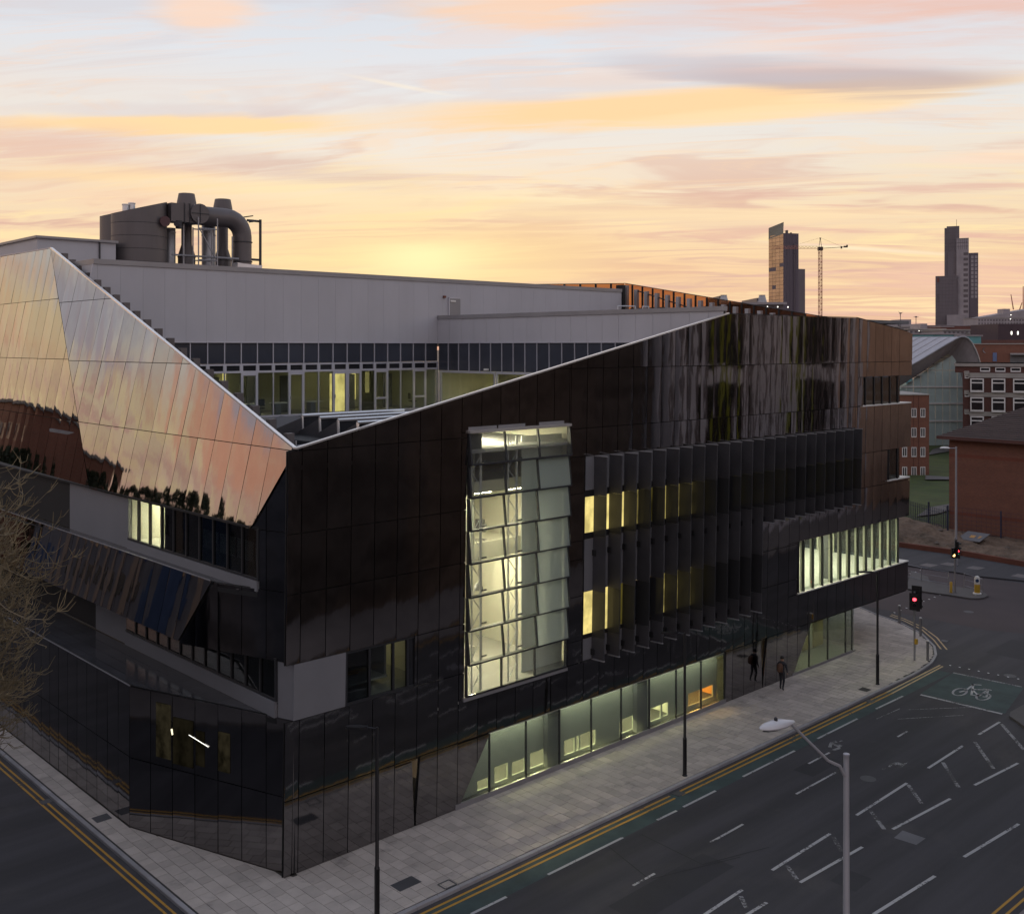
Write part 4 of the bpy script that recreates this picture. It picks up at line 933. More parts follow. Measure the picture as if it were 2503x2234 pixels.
# ---- ground-floor glazing
gx = [7.45, 9.1, 11.14, 13.13, 15.14, 17.15, 19.15, 21.17, 23.15, 25.12]
for i in range(9):
    a, e = gx[i], gx[i+1]
    pts = [(a, .22), (e, .22), (e, 2.5), (a, 2.5)] if i else [(7.55, .22), (9.1, .22), (9.1, 2.5)]
    g = B(); g.prism([(x, .0, z) for x, z in pts], (0, .02, 0)); fo = g.build('shop_pane', M['shopglass'], RB)
    m_ = B(); m_.box(e-.03, e+.03, -.02, .06, .2, 2.52); m_.build('mullion', M['dframe'], fo)
slabq('plinth', 7.3, 25.2, -.03, .06, 0, .2, M['flash'])
def sh(x, z, d=.6): k = d/31.06; return x+(x+19.03)*k, z+(z-18)*k
fw = [rect(6., 26., -1.2, 2.55)]
ops = []
for (x0, x1, z0, z1, mm) in ((8.45, 9.05, .42, .8, UNDER), (9.37, 10.1, .46, 1.1, UNDER), (10.34, 11.09, .5, 1.03, UNDER), (11.37, 12.3, .49, 1.12, UNDER), (13.41, 14.08, .49, 1.12, UNDER), (14.15, 14.36, .49, 1.12, UNDER), (14.42, 15.42, .48, 1.12, UNDER),
                         (17.02, 17.98, .48, 1.12, UNDER), (19.21, 20.0, .5, 1.12, UNDER), (20.1, 20.53, .52, 1.13, UNDER), (22.12, 23.06, .55, 1.15, UNDERO), (23.1, 24.12, .58, 1.15, UNDERO)):
    a, c = sh(x0, z0); e, d = sh(x1, z1); ops.append(rect(a, e, c, d))
b = B()
for _, p in cells([6., 26.], [-1.2, 2.55], fw, ops): b.prism([(x, .6, z) for x, z in p], (0, .08, 0))
b.build('inner_wall', M['film'], RB)
room(6.2, 21.9, .72, 4.6, -1.9, 1.22, M['cream'], M['floor'], [(7+2.5*i, 8.6+2.5*i, 1.4, 1.7) for i in range(6)]+[(7+2.5*i, 8.6+2.5*i, 3.2, 3.5) for i in range(6)], ('y0',), 'basement', lm=emit('basement_ceiling_light', (1, .95, .50), 42.))
room(22.0, 25.8, .72, 4.6, -1.9, 1.22, mat('orange_wall', (.75, .38, .06), .7), M['floor'], [(22.6, 25.2, 1.4, 1.8), (22.6, 25.2, 3., 3.4)], ('y0',), 'basement', lm=emit('basement_orange_light', (1, .62, .15), 26.))
for i in range(9): slabq('workbench', 7.2+1.7*i, 8.5+1.7*i, 2.2, 2.9, -1.2, -1.12, M['white']); slabq('bench_leg', 7.3+1.7*i, 7.4+1.7*i, 2.25, 2.85, -1.9, -1.2, M['deck']); slabq('bench_cabinet', 7.9+1.7*i, 8.4+1.7*i, 3.9, 4.5, -1.9, .2-.35*(i % 3), M['envgrey'])
for xx in (12.4, 18.3): b = B(); b.box(xx+.25, xx+1., .25, .5, .1, 2.5); b.build('inner_column', M['deck'], RB)
slabq('shop_ceiling_light', 8, 25, .30, .42, 2.44, 2.47, emit('shop_strip_light', (.96, 1, .76), 6.)); slabq('shop_ceiling', 6, 26, .05, 1.4, 2.5, 2.54, M['film'])
b = B(); b.prism([(24.6, .08, 0), (25.1, .08, 0), (25.1, .12, 0), (24.6, .12, 0)], (0, 0, 2.4)); b.build('lit_edge_panel', LITD, RB)
gr = [31.5, 33.15, 35.15, 37.15, 37.9]
for i in range(4):
    a, e = gr[i], gr[i+1]
    pts = [(a, .15), (e, .15), (e, 2.52), (a, 2.52)] if i else [(31.6, .15), (33.15, .15), (33.15, 2.45)]
    g = B(); g.prism([(x, .0, z) for x, z in pts], (0, .02, 0)); fo = g.build('shop_pane', M['shopglass'], RB)
    m_ = B(); m_.box(e-.03, e+.03, -.02, .06, .1, 2.52); m_.build('mullion', M['dframe'], fo)
cv = arc(37.9, .9, .9, -90, 0, 6)
for p, q in zip(cv, cv[1:]): g = B(); g.quad([(*p, .15), (*q, .15), (*q, 2.52), (*p, 2.52)]); g.build('curved_pane', M['shopglass'], RB, fix=False)
for k in range(4): g = B(); g.box(38.79, 38.81, .95+2*k, 2.9+2*k, .15, 2.52); g.build('shop_pane', M['shopglass'], RB)
b = B(); b.box(31.4, 38.0, -.02, .05, 0, .14); b.build('plinth', M['flash'], RB)
slabq('inner_wall', 31.8, 38.0, 2.0, 2.1, 0, 2.5, M['film']); slabq('lobby_floor', 31.5, 38.6, .1, 8, .0, .02, M['gfloor'])
for a, e, mm in ((32.3, 33.2, LIT), (34.4, 35.2, LITD), (35.6, 36.3, LITD), (36.8, 37.9, LITD)): slabq('lit_panel', a, e, 1.9, 1.95, .1, 2.2, mm)
slabq('shop_ceiling_light', 32, 38, .8, 1.0, 2.44, 2.47, emit('lobby_strip_light', (.92, 1, .62), 6.))
# ---- rooftop storey, terrace deck, grey walls
slabq('terrace_deck', -.1, 24.7, -.2, 22.2, 13.8, 13.95, M['deck'])
slabq('roof_deck', 24.8, 44.7, -.2, 22.2, 19.4, 19.6, M['deck']); slabq('main_roof', 2.3, 43.2, 22.4, 60, 22.1, 22.3, M['deck'])
k = 0; x = 43.1
while x > .9:
    z0 = 18.25 if x-1.19 < 24.66 else 19.6
    q = clip([(x-1.196, z0), (x-.002, z0), (x-.002, 22.2), (x-1.196, 22.2)], -1, .23, 3.335-.3)
    if len(q) > 2: b = B(); b.prism([(a, 22.26, c) for a, c in q], (0, .08, 0)); b.build('grey_panel', M['grey'], RB)
    x -= 1.2
for k in range(4): b = B(); b.box(2.12, 2.2, 22.35+1.2*k, 23.54+1.2*k, 18.2, 22.2); b.build('grey_panel', M['grey'], RB)
slabq('parapet_flashing', 2.1, 2.3, 22.43, 27.2, 22.2, 22.46, M['flash'])
slabq('wall', 2.2, 43.1, 22.34, 22.5, 18.2, 22.3, M['back']); slabq('parapet_flashing', 2.08, 43.12, 22.2, 22.42, 22.2, 22.46, M['flash'])
b = B(); b.box(43.1, 43.2, 22.4, 60, 18., 22.4); b.build('grey_end_wall', M['grey'], RB)
y = 22.25
while y > .2:
    b = B(); b.box(24.66, 24.74, max(y-1.19, -.2), y-.004, 18.25, 19.78); b.build('grey_panel', M['grey'], RB); y -= 1.2
slabq('parapet_flashing', 24.6, 25.0, -.25, 22.2, 19.78, 20.02, M['flash']); slabq('wall', 24.75, 24.9, -.2, 22.2, 18.1, 19.78, M['back'])
slabq('window_head', 1.15, 24.66, 22.16, 22.3, 18.2, 18.26, M['frame']); slabq('window_head', 24.56, 24.66, -.2, 22.2, 18.2, 18.26, M['frame'])
for k in range(26):
    x1 = 24.67-MOD*k; x0 = x1-MOD
    if x0 < .9: break
    b = B(); b.box(x0+.03, x1-.03, 22.28, 22.3, 17.05, 18.2); b.build('spandrel_panel', M['spandrel'], RB)
    f = B(); f.box(x0-.025, x0+.025, 22.22, 22.34, 17.0, 18.2); f.build('mullion', M['frame'], RB)
    f = B(); f.box(x0, x1, 22.2, 22.32, 16.5, 16.62); f.box(x0, x1, 22.2, 22.32, 16.92, 17.02); f.box(x0, x0+.1, 22.2, 22.32, 16.62, 16.92); f.box(x1-.1, x1, 22.2, 22.32, 16.62, 16.92)
    fo = f.build('top_light', M['frame'], RB); g = B(); g.box(x0+.1, x1-.1, 22.26, 22.28, 16.62, 16.92); g.build('pane', M['windark'], fo)
    heavy = k in (6, 7, 10, 13, 16); half = k in (1, 4)
    fw_ = .12 if heavy or half else .025
    f = B(); f.box(x0, x0+fw_, 22.2, 22.32, 13.95, 16.5); f.box(x1-fw_, x1, 22.2, 22.32, 13.95, 16.5); f.box(x0+fw_, x1-fw_, 22.2, 22.32, 13.95, 14.05)
    if heavy: f.box(x0+fw_, x1-fw_, 22.2, 22.32, 16.35, 16.5)
    if half: f.box(x0+fw_, x1-fw_, 22.2, 22.32, 14.72, 14.84); f.box(x0+fw_, x1-fw_, 22.2, 22.32, 16.4, 16.5)
    fo = f.build('terrace_door' if heavy else 'terrace_window', M['frame'], RB)
    g = B(); g.box(x0+fw_, x1-fw_, 22.25, 22.27, 14.05, 16.5); g.build('pane', M['pane'] if k != 5 else M['dpane'], fo)
    if heavy: hd = B(); hd.box(x0+fw_-.03, x0+fw_+.01, 22.14, 22.2, 14.9, 15.1); hd.build('handle', M['galv'], fo)
room(1.1, 24.6, 22.5, 27.5, 13.95, 16.9, M['film'], M['gfloor'], [(4, 6, 24, 24.2), (11, 13, 24, 24.2), (20., 22, 24, 24.2)], ('y0',), 'office', lm=emit('dim_corridor_light', (1, .88, .55), 11.))
for a, e, z0, z1, yy in ((8.7, 8.95, 15.4, 16.3, 27.2), (11.9, 12.1, 15.2, 16.4, 27.2), (17.6, 18.7, 13.95, 16.3, 24.2), (20.9, 21.2, 14.5, 16.3, 26.6), (22.0, 22.3, 14.9, 16.3, 26.6)): slabq('lit_panel', a, e, yy, yy+.05, z0, z1, LIT)
for a in (7.5, 10., 12.5, 14.8, 19.6, 22.6): slabq('partition', a, a+.7, 25.4, 25.5, 13.95, 16.2, M['deck'])
for a in (8.2, 10.4, 11.6, 13.2, 15.6): slabq('desk', a, a+1.0, 23.4, 24.0, 14.62, 14.68, M['white']); slabq('pedestal', a+.1, a+.45, 23.42, 23.9, 13.95, 14.6, M['greywall'])
k = 0; y = 22.15
while y-MOD > 0:
    y0 = y-MOD
    b = B(); b.box(24.66, 24.68, y0+.02, y-.02, 16.45, 18.2); b.build('spandrel_panel', M['spandrel'], RB)
    f = B(); f.box(24.6, 24.7, y0-.02, y0+.02, 16.4, 18.2); f.build('mullion', M['frame'], RB); y = y0
for y0, y1 in ((16.6, 21.9), (10.2, 16.5), (4, 10.1)):
    f = B(); f.box(24.58, 24.7, y0, y0+.12, 13.95, 16.42); f.box(24.58, 24.7, y1-.1, y1, 13.95, 16.42); f.box(24.58, 24.7, y0+.12, y1-.1, 16.3, 16.42); f.box(24.58, 24.7, y0+.12, y1-.1, 13.95, 14.08)
    fo = f.build('terrace_window', M['frame'], RB); g = B(); g.box(24.64, 24.66, y0+.12, y1-.1, 14.08, 16.3); g.build('pane', M['pane'], fo)
room(24.75, 30, 4, 22.1, 13.95, 16.4, M['cream'], M['gfloor'], [(26.5, 27.0, 12, 20), (26.5, 27., 5, 8)], ('x0',), 'studio', lm=emit('studio_light', (1, .84, .45), 8.))
slabq('red_cabinet', 28.5, 29.2, 19.5, 20.1, 13.95, 15.6, M['redkerb'])
for y0 in (10.5, 17.2): b = B(); b.box(24.5, 24.6, y0, y0+.35, 16.5, 16.62); b.build('wall_light', M['white'], RB)
# door in the upper grey wall and roof rail
f = B(); f.box(25.62, 26.56, 22.18, 22.26, 19.6, 21.18); fo = f.build('roof_door', M['flash'], RB)
f = B(); f.box(25.58, 26.6, 22.17, 22.25, 21.18, 21.24); f.box(25.56, 25.62, 22.17, 22.25, 19.6, 21.24); f.build('door_frame', M['frame'], fo)
f = B(); f.box(25.68, 26.1, 22.1, 22.18, 20.95, 21.05); f.build('door_closer', M['white'], fo)
b = B(); b.box(25.1, 25.26, 22.1, 22.25, 21.2, 21.34); b.build('red_beacon', M['redkerb'], RB)
# black sawtooth roof lights on the terrace
slabq('skylight_plinth', 1.75, 8.6, -.1, 6.6, 13.95, 14.55, M['back'])
for k, yk in enumerate((4.75, 3.2, 1.65, .12)):
    b = B(); x0, x1 = 3.35-.2*k, 8.4-.1*k
    b.prism([(x0, yk, 14.55), (x0, yk-.02, 15.24), (x0, yk+1.5, 14.62), (x0, yk+1.5, 14.55)], (x1-x0, 0, 0)); sk = b.build('skylight', M['fin'], RB)
    g = B(); g.prism([(x0+.08, yk-.03, 14.6), (x1, yk-.03, 14.6), (x1, yk-.05, 15.2), (x0+.08, yk-.05, 15.2)], (0, .01, 0)); g.build('pane', M['windark'], sk)
    f = B(); f.tube((x0, yk-.06, 15.27), (x1, yk-.06, 15.27), .065, n=6); f.tube((x0+.02, yk-.06, 15.27), (x0+.02, yk-.1, 14.6), .055, n=6); f.tube((x0+.02, yk-.1, 14.62), (x0-.12, yk-.1, 14.62), .05, n=6)
    for q in (1.7, 3.4): f.tube((x0+q, yk-.07, 15.3), (x0+q, yk-.1, 15.0), .03, n=5)
    f.build('skylight_bar', M['cap'], sk)
b = B(); b.prism([(1.9, 4.6, 14.55), (3.3, 4.6, 14.55), (3.3, 4.6, 15.2), (1.9, 4.6, 14.75)], (0, 1.6, 0)); b.build('skylight', M['fin'], RB)
slabq('gutter', .35, 1.6, .1, 3.6, 14.2, 14.25, M['frame']); slabq('vent_box', .55, 1.0, 2.2, 2.7, 14.2, 14.75, M['frame'])
b = B(); b.tube((.4, .35, 14.55), (2.2, .1, 14.75), .03, n=6); b.tube((.4, .35, 14.2), (.4, .35, 14.75), .03, n=6); b.build('cable_rail', M['galv'], RB)
# perforated bronze screen behind the far roof
def ztop(y): return 19.0+(y/23.3)*4.0
y = 0.
while y < 23.2:
    y1 = min(y+MOD, 23.3)
    b = B(); b.prism([(44.72, y+.02, 18.4), (44.72, y1-.02, 18.4), (44.72, y1-.02, ztop(y1)), (44.72, y+.02, ztop(y))], (.03, 0, 0)); b.build('screen_panel', M['screen'], RB)
    b = B(); b.box(44.55, 44.68, y-.05, y+.05, 18.4, ztop(y)-.02); b.build('screen_mullion', M['back'], RB)
    if y > .5: b = B(); b.box(44.0, 44.3, y+.08, y+.36, 19.5, ztop(y)-.25); b.build('screen_post', M['galv'], RB)
    y = y1
bar('roof_capping', (44.72, 0, 18.98), (44.72, 23.3, 22.99), .12, .05, M['back'])
for k in range(8):
    x1, y1 = 44.7-1.4*k, 23.3+.35*k; x0, y0 = x1-1.4, y1+.35; z1, z0 = 23.0-.055*k, 23.0-.055*(k+1)
    b = B(); b.prism([(x0+.02, y0, 21.), (x1-.02, y1, 21.), (x1-.02, y1, z1), (x0+.02, y0, z0)], (0, .03, 0)); b.build('screen_panel', M['screen'], RB)
    b = B(); b.box(x0-.05, x0+.05, y0-.2, y0-.06, 21., z0-.02); b.build('screen_mullion', M['back'], RB)
bar('roof_capping', (44.7, 23.3, 22.98), (33.5, 26.1, 22.54), .12, .05, M['back'])
b = B(); b.tube((44.2, 21.8, 22.4), (44.2, 12.5, 19.7), .05, n=6); b.build('screen_brace', M['back'], RB)
slabq('dark_louvre', 44.3, 44.5, 18.6, 22.4, 19.6, 21.0, M['back']); slabq('corner_post', 43.3, 43.6, 22.3, 23.0, 19.6, 22.8, M['back']); slabq('corner_post', 43.9, 44.4, 22.6, 23.1, 19.6, 22.8, M['flash'])
# ================================================================== rooftop plant
def XatY(u, y): d = ray(u, HV); return CAM[0]+d[0]*(y-CAM[1])/d[1]
yc_ = 31.5
xa_, xb_ = XatY(91, yc_), XatY(283, yc_); zc_ = zat(577, xa_, yc_)
t = thing('roof_cabin', 'low grey roof cabin with dark overhanging flat roof at far left', 'plant room', (xa_, yc_, 22.3))
b = B(); b.box(xa_, xb_, yc_, 48, 22.3, zc_-.12); b.build('wall', M['grey'], t)
b = B(); b.box(xa_-.12, xb_+.1, yc_-.15, 48, zc_-.12, zc_+.02); b.build('roof', M['flash'], t)
b = B(); b.tube((xb_-1.0, yc_-.06, 22.3), (xb_-1.0, yc_-.06, zc_-.1), .05, n=6); b.build('downpipe', M['fin'], t)
t = thing('extract_tank', 'huge dark rounded tank with sloping roof and round hatch on the rooftop', 'tank', (9., 32.6, 22.3))
def slant(cx_, cy_, r, zf, name, arc0=0, arc1=360, n=40):
    b = B(); ring = [(cx_+r*cos(radians(arc0+(arc1-arc0)*i/n)), cy_+r*sin(radians(arc0+(arc1-arc0)*i/n))) for i in range(n)]
    o = len(b.v); b.v += [(x, y, 22.3) for x, y in ring]+[(x, y, zf(x)) for x, y in ring]
    for i in range(n): b.f.append((i, (i+1) % n, n+(i+1) % n, n+i)); b.mi.append(0)
    b.f.append(tuple(range(n, 2*n))); b.mi.append(0)
    return b.build(name, M['plant'], t, smooth=True)
zf = lambda x: 26.2+.285*(x-7.4)
slant(9.05, 32.6, 1.66, zf, 'tank_shell')
slant(XatY(249, 35.4)+1.9, 35.4, 1.9, zf, 'tank_shell')
b = B(); b.tube((9.95, 30.99, 25.75), (9.95, 30.86, 25.75), .33, n=20); b.build('hatch', mat('dull_red_hatch', (.10, .045, .05), .6), t)
for xx in (8.35, 8.75): b = B(); b.lathe((xx, 33.0, zf(xx)-.1), [(.2, 0), (.2, .42), (.23, .44), (.23, .5)], 12); b.build('roof_vent', M['silverfoil'], t)
b = B()
for z in (23.2, 24.0, 24.8, 25.6): b.lathe((9.05, 32.6, z), [(1.672, 0), (1.672, .03)], 40)
b.build('hoop', M['fin'], t)
t = thing('duct_assembly', 'dark square duct ending in a round capped pipe on a steel trestle', 'duct', (12.3, 31.5, 22.3))
b = B(); b.box(10.5, 12.6, 31.2, 32.4, 25.85, 27.0); b.build('duct_box', M['plant'], t)
for xx in (11.35, 11.7): b = B(); b.box(xx, xx+.06, 31.15, 32.45, 25.8, 27.05); b.build('duct_flange', M['fin'], t)
b = B(); b.tube((12.35, 31.0, 26.45), (12.35, 32.6, 26.45), .63, n=24); b.build('drum', M['plant'], t, smooth=True)
b = B(); b.box(11.75, 12.95, 30.96, 30.99, 26.43, 26.47); b.box(12.33, 12.37, 30.96, 30.99, 25.9, 27.0); b.build('drum_cross', M['fin'], t)
pts = [(12.6, 32, 26.45)]+[(14.7+1.15*sin(radians(a)), 32, 25.3+1.15*cos(radians(a))) for a in range(0, 91, 15)]+[(15.85, 32, 22.3)]
b = B(); b.path(pts, .62, n=20); b.build('elbow_pipe', M['plant'], t, smooth=True)
for z in (23.6, 24.9): b = B(); b.lathe((15.85, 32, z), [(.67, 0), (.67, .06)], 24); b.build('pipe_flange', M['fin'], t)
b = B(); b.tube((11.0, 31.2, 25.9), (11.0, 31.2, 25.4), .2, n=10); b.tube((10.7, 30.95, 25.65), (11.05, 31.3, 25.65), .16, n=10); b.build('valve', M['fin'], t)
b = B()
for xx in (12.15, 13.45):
    for yy in (30.85, 31.6): b.tube((xx, yy, 22.3), (xx, yy, 26.2 if yy < 31 else 25.6), .045, n=6)
for z in (23.5, 25.5): b.tube((12.15, 30.85, z), (13.45, 30.85, z), .04, n=6); b.tube((12.15, 31.6, z), (13.45, 31.6, z), .04, n=6)
b.tube((12.2, 30.85, 25.5), (13.4, 30.85, 23.5), .035, n=6); b.tube((12.9, 30.85, 22.6), (13.4, 30.85, 23.2), .035, n=6)
b.tube((10.6, 31.3, 23.75), (15.2, 31.3, 23.75), .06, n=6); b.tube((14.8, 31.4, 22.3), (14.8, 31.4, 25.2), .05, n=6); b.tube((11.6, 31.8, 22.3), (11.6, 31.8, 25.8), .07, n=6)
b.build('trestle', M['galv'], t)
def stack(x, y, top, r, label, hopper=True):
    s_ = thing('exhaust_stack', label, 'chimney', (x, y, 22.3), group='exhaust stacks on the rooftop')
    b = B(); b.lathe((x, y, top-1.5), [(r, 0), (r, .9), (r*.82, 1.5), (r*.78, 1.5), (r*.78, 1.2)], 20); b.build('cone', M['plant'], s_, smooth=True)
    b = B(); b.lathe((x, y, 22.3), [(r*.9, 0), (r*.9, 1.6), (r*.55, 2.3), (r*.55, top-22.3-1.5), (r, top-22.3-1.45)], 20); b.build('shaft', M['plant'], s_, smooth=True)
    b = B(); b.lathe((x, y, 23.8), [(r*.95, 0), (r*.95, .05)], 20); b.build('band', M['fin'], s_)
stack(12.5, 33.2, 27.95, .62, 'taller tapered exhaust stack rising behind the round duct drum')
stack(15.5, 34., 27.95, .64, 'tapered exhaust stack rising behind the bent pipe elbow')
for xx, rr, tp in ((11.25, .36, 25.6), (13.95, .45, 26.7)):
    b = B(); b.lathe((xx, 33., 22.3), [(rr, 0), (rr, tp-22.3-.02), (rr*.97, tp-22.3)], 16)
    for z in (.9, 3.): b.lathe((xx, 33., 22.3+z), [(rr+.03, 0), (rr+.03, .05)], 16)
    o = b.build('flue_pipe', M['galv'], smooth=True); o['label'] = 'slim grey flue beside the big tank' if xx < 12 else 'thicker grey flue between the trestle and bent pipe'; o['category'] = 'pipe'
t = thing('steel_gantry', 'tall thin steel post with arms right of the bent pipe', 'gantry', (17.2, 32, 22.3))
b = B(); b.box(17.13, 17.25, 31.9, 32.05, 22.3, 26.55); b.build('post', M['fin'], t)
b = B(); b.box(16.2, 17.13, 31.95, 32.03, 26.35, 26.5); b.tube((15.9, 31.9, 26.6), (16.6, 31.9, 26.75), .04, n=5); b.tube((16.3, 31.9, 26.3), (17.1, 31.9, 26.45), .04, n=5); b.box(16.3, 17.13, 31.95, 32.03, 23.75, 23.9); b.tube((16.75, 31.9, 22.5), (16.75, 31.9, 23.4), .04, n=5); b.build('arm', M['fin'], t)
b = B(); b.prism([(14.75, 30.6, 23.0), (16.5, 30.6, 22.95), (16.55, 30.6, 23.35), (15.2, 30.6, 23.4), (14.75, 30.6, 23.45)], (0, .8, 0)); o = b.build('foil_wrap', M['silverfoil']); o['label'] = 'crumpled silver foil wrap at the foot of the bent pipe'; o['category'] = 'wrap'
t = thing('roof_hatch_rail', 'white tubular guard rail standing on the lower roof', 'railing', (30.8, 11, 19.6))
b = B()
for xx, yy in ((30.2, 11.5), (31.4, 11.1), (32., 11.), (32.6, 11.)): b.tube((xx, yy, 19.6), (xx, yy, 20.5), .035, n=6)
b.tube((30.2, 11.5, 20.5), (31.4, 11.1, 20.5), .035, n=6); b.tube((32., 11., 20.5), (32.6, 11., 20.5), .035, n=6); b.build('rail', M['steel'], t)
b = B(); b.tube((31.5, 40, 22.3), (31.5, 40, 23.6), .03, n=5); b.tube((31.3, 40, 23.45), (31.75, 40, 23.6), .03, n=5); o = b.build('roof_sensor', M['galv']); o['label'] = 'tiny weather sensor mast against the bright sunset on the roof'; o['category'] = 'sensor'
# office chairs seen through glass
def chair(loc, rz, seat, label):
    c = thing('office_chair', label, 'chair', loc, rz, 'office chairs seen behind glass')
    b = B(); b.box(-.23, .23, -.22, .22, .44, .5); b.build('seat', seat, c, local=True)
    b = B(); b.box(-.21, .21, .2, .25, .6, 1.0); b.build('backrest', M['dframe'], c, local=True)
    b = B(); b.tube((0, 0, .08), (0, 0, .44), .03, n=6)
    for a in range(5): b.tube((0, 0, .1), (.28*cos(a*1.257), .28*sin(a*1.257), .04), .02, n=4)
    b.tube((0, .2, .48), (0, .24, .65), .02, n=4); b.build('base', M['galv'], c, local=True); return c
chair((10.9, 3.5, 9.27), .5, M['orange'], 'orange seated swivel chair on the mezzanine in the glass bay')
chair((12.3, 4.1, 9.27), 2.2, M['dframe'], 'dark swivel chair on the mezzanine behind the right bay panes')
chair((9.3, 23.1, 13.96), .3, M['dframe'], 'grey swivel chair behind the terrace glass left of its door')
chair((12.0, 23.0, 13.96), 2.9, M['dframe'], 'grey swivel chair behind the second terrace pane row')
chair((23.4, 23.3, 13.96), 1.2, M['dframe'], 'grey swivel chair at the terrace inner corner')
chair((3.6, 1.6, 5.32), .8, M['dframe'], 'grey swivel chair behind the small corner window')
# ================================================================== street furniture
def street_lamp(x, y, label, hgt=6.0):
    t = thing('street_lamp', label, 'lamp post', (x, y, 0), group='black lamp posts on the pavement')
    b = B(); b.lathe((x, y, 0), [(.11, 0), (.11, .03), (.085, .05), (.085, 1.55), (.09, 1.56), (.06, 1.62), (.055, hgt-.1), (.04, hgt)], 12); b.build('post', M['black'], t, smooth=True)
    d = Vector((-.69, .72, 0)); s_ = Vector((.72, .69, 0))
    p = Vector((x, y, hgt-.05)); b = B(); b.tube(tuple(p), tuple(p+d*.35+Vector((0, 0, .03))), .03, n=6); b.build('arm', M['black'], t)
    q = p+d*.3; b = B(); b.prism([tuple(q+s_*.06), tuple(q+d*.25+s_*.13), tuple(q+d*.62+s_*.1), tuple(q+d*.7), tuple(q+d*.62-s_*.1), tuple(q+d*.25-s_*.13), tuple(q-s_*.06)], (0, 0, .07)); b.build('lamp_head', M['black'], t)
    return t
street_lamp(.58, -4.12, 'black lamp post nearest the camera before the black corner')
street_lamp(16.44, -4.1, 'black lamp post standing mid pavement before the orange lit window')
street_lamp(33.5, -3.87, 'black lamp post nearest the junction beyond the walking person')
t = thing('tall_street_lamp', 'tall silver lamp post with curved arm close to the camera', 'lamp post', (4.66, -18.25, 0))
sx, sy = 4.66-.18, -18.25+.17
b = B(); b.lathe((sx, sy, 0), [(.14, 0), (.14, 1.6), (.09, 1.75), (.07, 7.9), (.07, 8.0), (.078, 8.01), (.078, 8.06), (.03, 8.08)], 20); b.build('post', M['silver'], t, smooth=True)
hx, hy = W(1872, 1768, 24.4)[:2]; dv = Vector((hx-sx, hy-sy, 0)); L = dv.length; dv.normalize(); sv = Vector((-dv.y, dv.x, 0))
zh = 9.1
A0 = Vector((sx, sy, 7.75)); A1 = Vector((sx, sy, zh))+dv*(L-.75)
b = B(); b.path([tuple(Vector((sx, sy, 7.55))+dv*.06), tuple(Vector((sx, sy, 7.8))+dv*.22), tuple(Vector((sx, sy, 8.0))+dv*.6), tuple(A1)], [.045, .04, .036, .034], n=10); b.build('arm', M['silver'], t, smooth=True)
b = B(); prof = [(0, .05, .04), (.12, .09, .07), (.35, .17, .12), (.6, .19, .13), (.85, .15, .10), (1.0, .07, .05), (1.03, .01, .01)]; o = 0
for d_, w, h in prof:
    for k in range(12):
        a = 2*pi*k/12; p = A1+dv*(d_-.1)+sv*(w*cos(a))+Vector((0, 0, h*max(sin(a), -.35)+.02)); b.v.append(tuple(p))
for i in range(len(prof)-1):
    for k in range(12): a, c = i*12+k, i*12+(k+1) % 12; b.f.append((a, c, c+12, a+12)); b.mi.append(0)
b.f.append(tuple(range(12))); b.mi.append(0)
lh = b.build('lamp_head', mat('white_lamp_head', (.55, .55, .57), .35, .1, .06), t, smooth=True)
b = B(); b.lathe(tuple(A1+dv*.45+Vector((0, 0, .14))), [(.045, 0), (.045, .06), (.02, .08)], 10); b.build('photocell', M['dframe'], lh)
b = B()
for i in range(8): a = i/8*2*pi; b.v.append(tuple(A1+dv*(.52+.33*cos(a))+sv*(.12*sin(a))+Vector((0, 0, -.055))))
b.f.append(tuple(range(8))); b.mi.append(0); b.build('lens', M['dframe'], lh, fix=False)
# traffic signals
def signal(base, label, heads, hgt, polemat=M['galv']):
    x, y = base; t = thing('traffic_light', label, 'traffic light', (x, y, 0), group='traffic signals at the junction')
    b = B(); b.tube((x, y, 0), (x, y, hgt), .057, n=10); b.build('pole', polemat, t, smooth=True)
    for (ang, z0, n, on, dx, small) in heads:
        d = Vector((cos(radians(ang)), sin(radians(ang)), 0)); s_ = Vector((-d.y, d.x, 0)); w = .16 if not small else .15; hh = .33*n+.1
        o = Vector((x, y, z0))+s_*dx+d*.10
        def bx(a0, a1, s0, s1, zz0, zz1): return [tuple(o+d*a+s_*s+Vector((0, 0, z))) for z in (zz0, zz1) for s in (s0, s1) for a in (a0, a1)]
        FB = [(0, 2, 3, 1), (4, 5, 7, 6), (0, 1, 5, 4), (2, 6, 7, 3), (0, 4, 6, 2), (1, 3, 7, 5)]
        b = B(); b.add(bx(0, .2, -w, w, 0, hh), FB); hd = b.build('signal_head', M['black'], t)
        if not small: b = B(); b.add(bx(.02, .04, -w-.12, w+.12, -.1, hh+.12), FB); b.build('backing_board', M['black'], hd)
        for i in range(n):
            c = o+d*.2+Vector((0, 0, hh-.2-.33*i)); col = on.get(i)
            b = B(); b.tube(tuple(c), tuple(c+d*.012), .105, n=14); b.build('lens', col or M['windark'], hd)
            b = B(); ring = [(c+s_*(.12*cos(a))+Vector((0, 0, .12*sin(a)))) for a in [radians(q) for q in range(0, 181, 20)]]
            for p, q in zip(ring, ring[1:]): b.quad([tuple(p), tuple(q), tuple(q+d*.16), tuple(p+d*.16)])
            b.build('visor', M['black'], hd, fix=False)
    return t
CAMD = math.degrees(atan2(CAM[1]+3.2, CAM[0]-39.06))
def toward(x, y): return math.degrees(atan2(CAM[1]-y, CAM[0]-x))
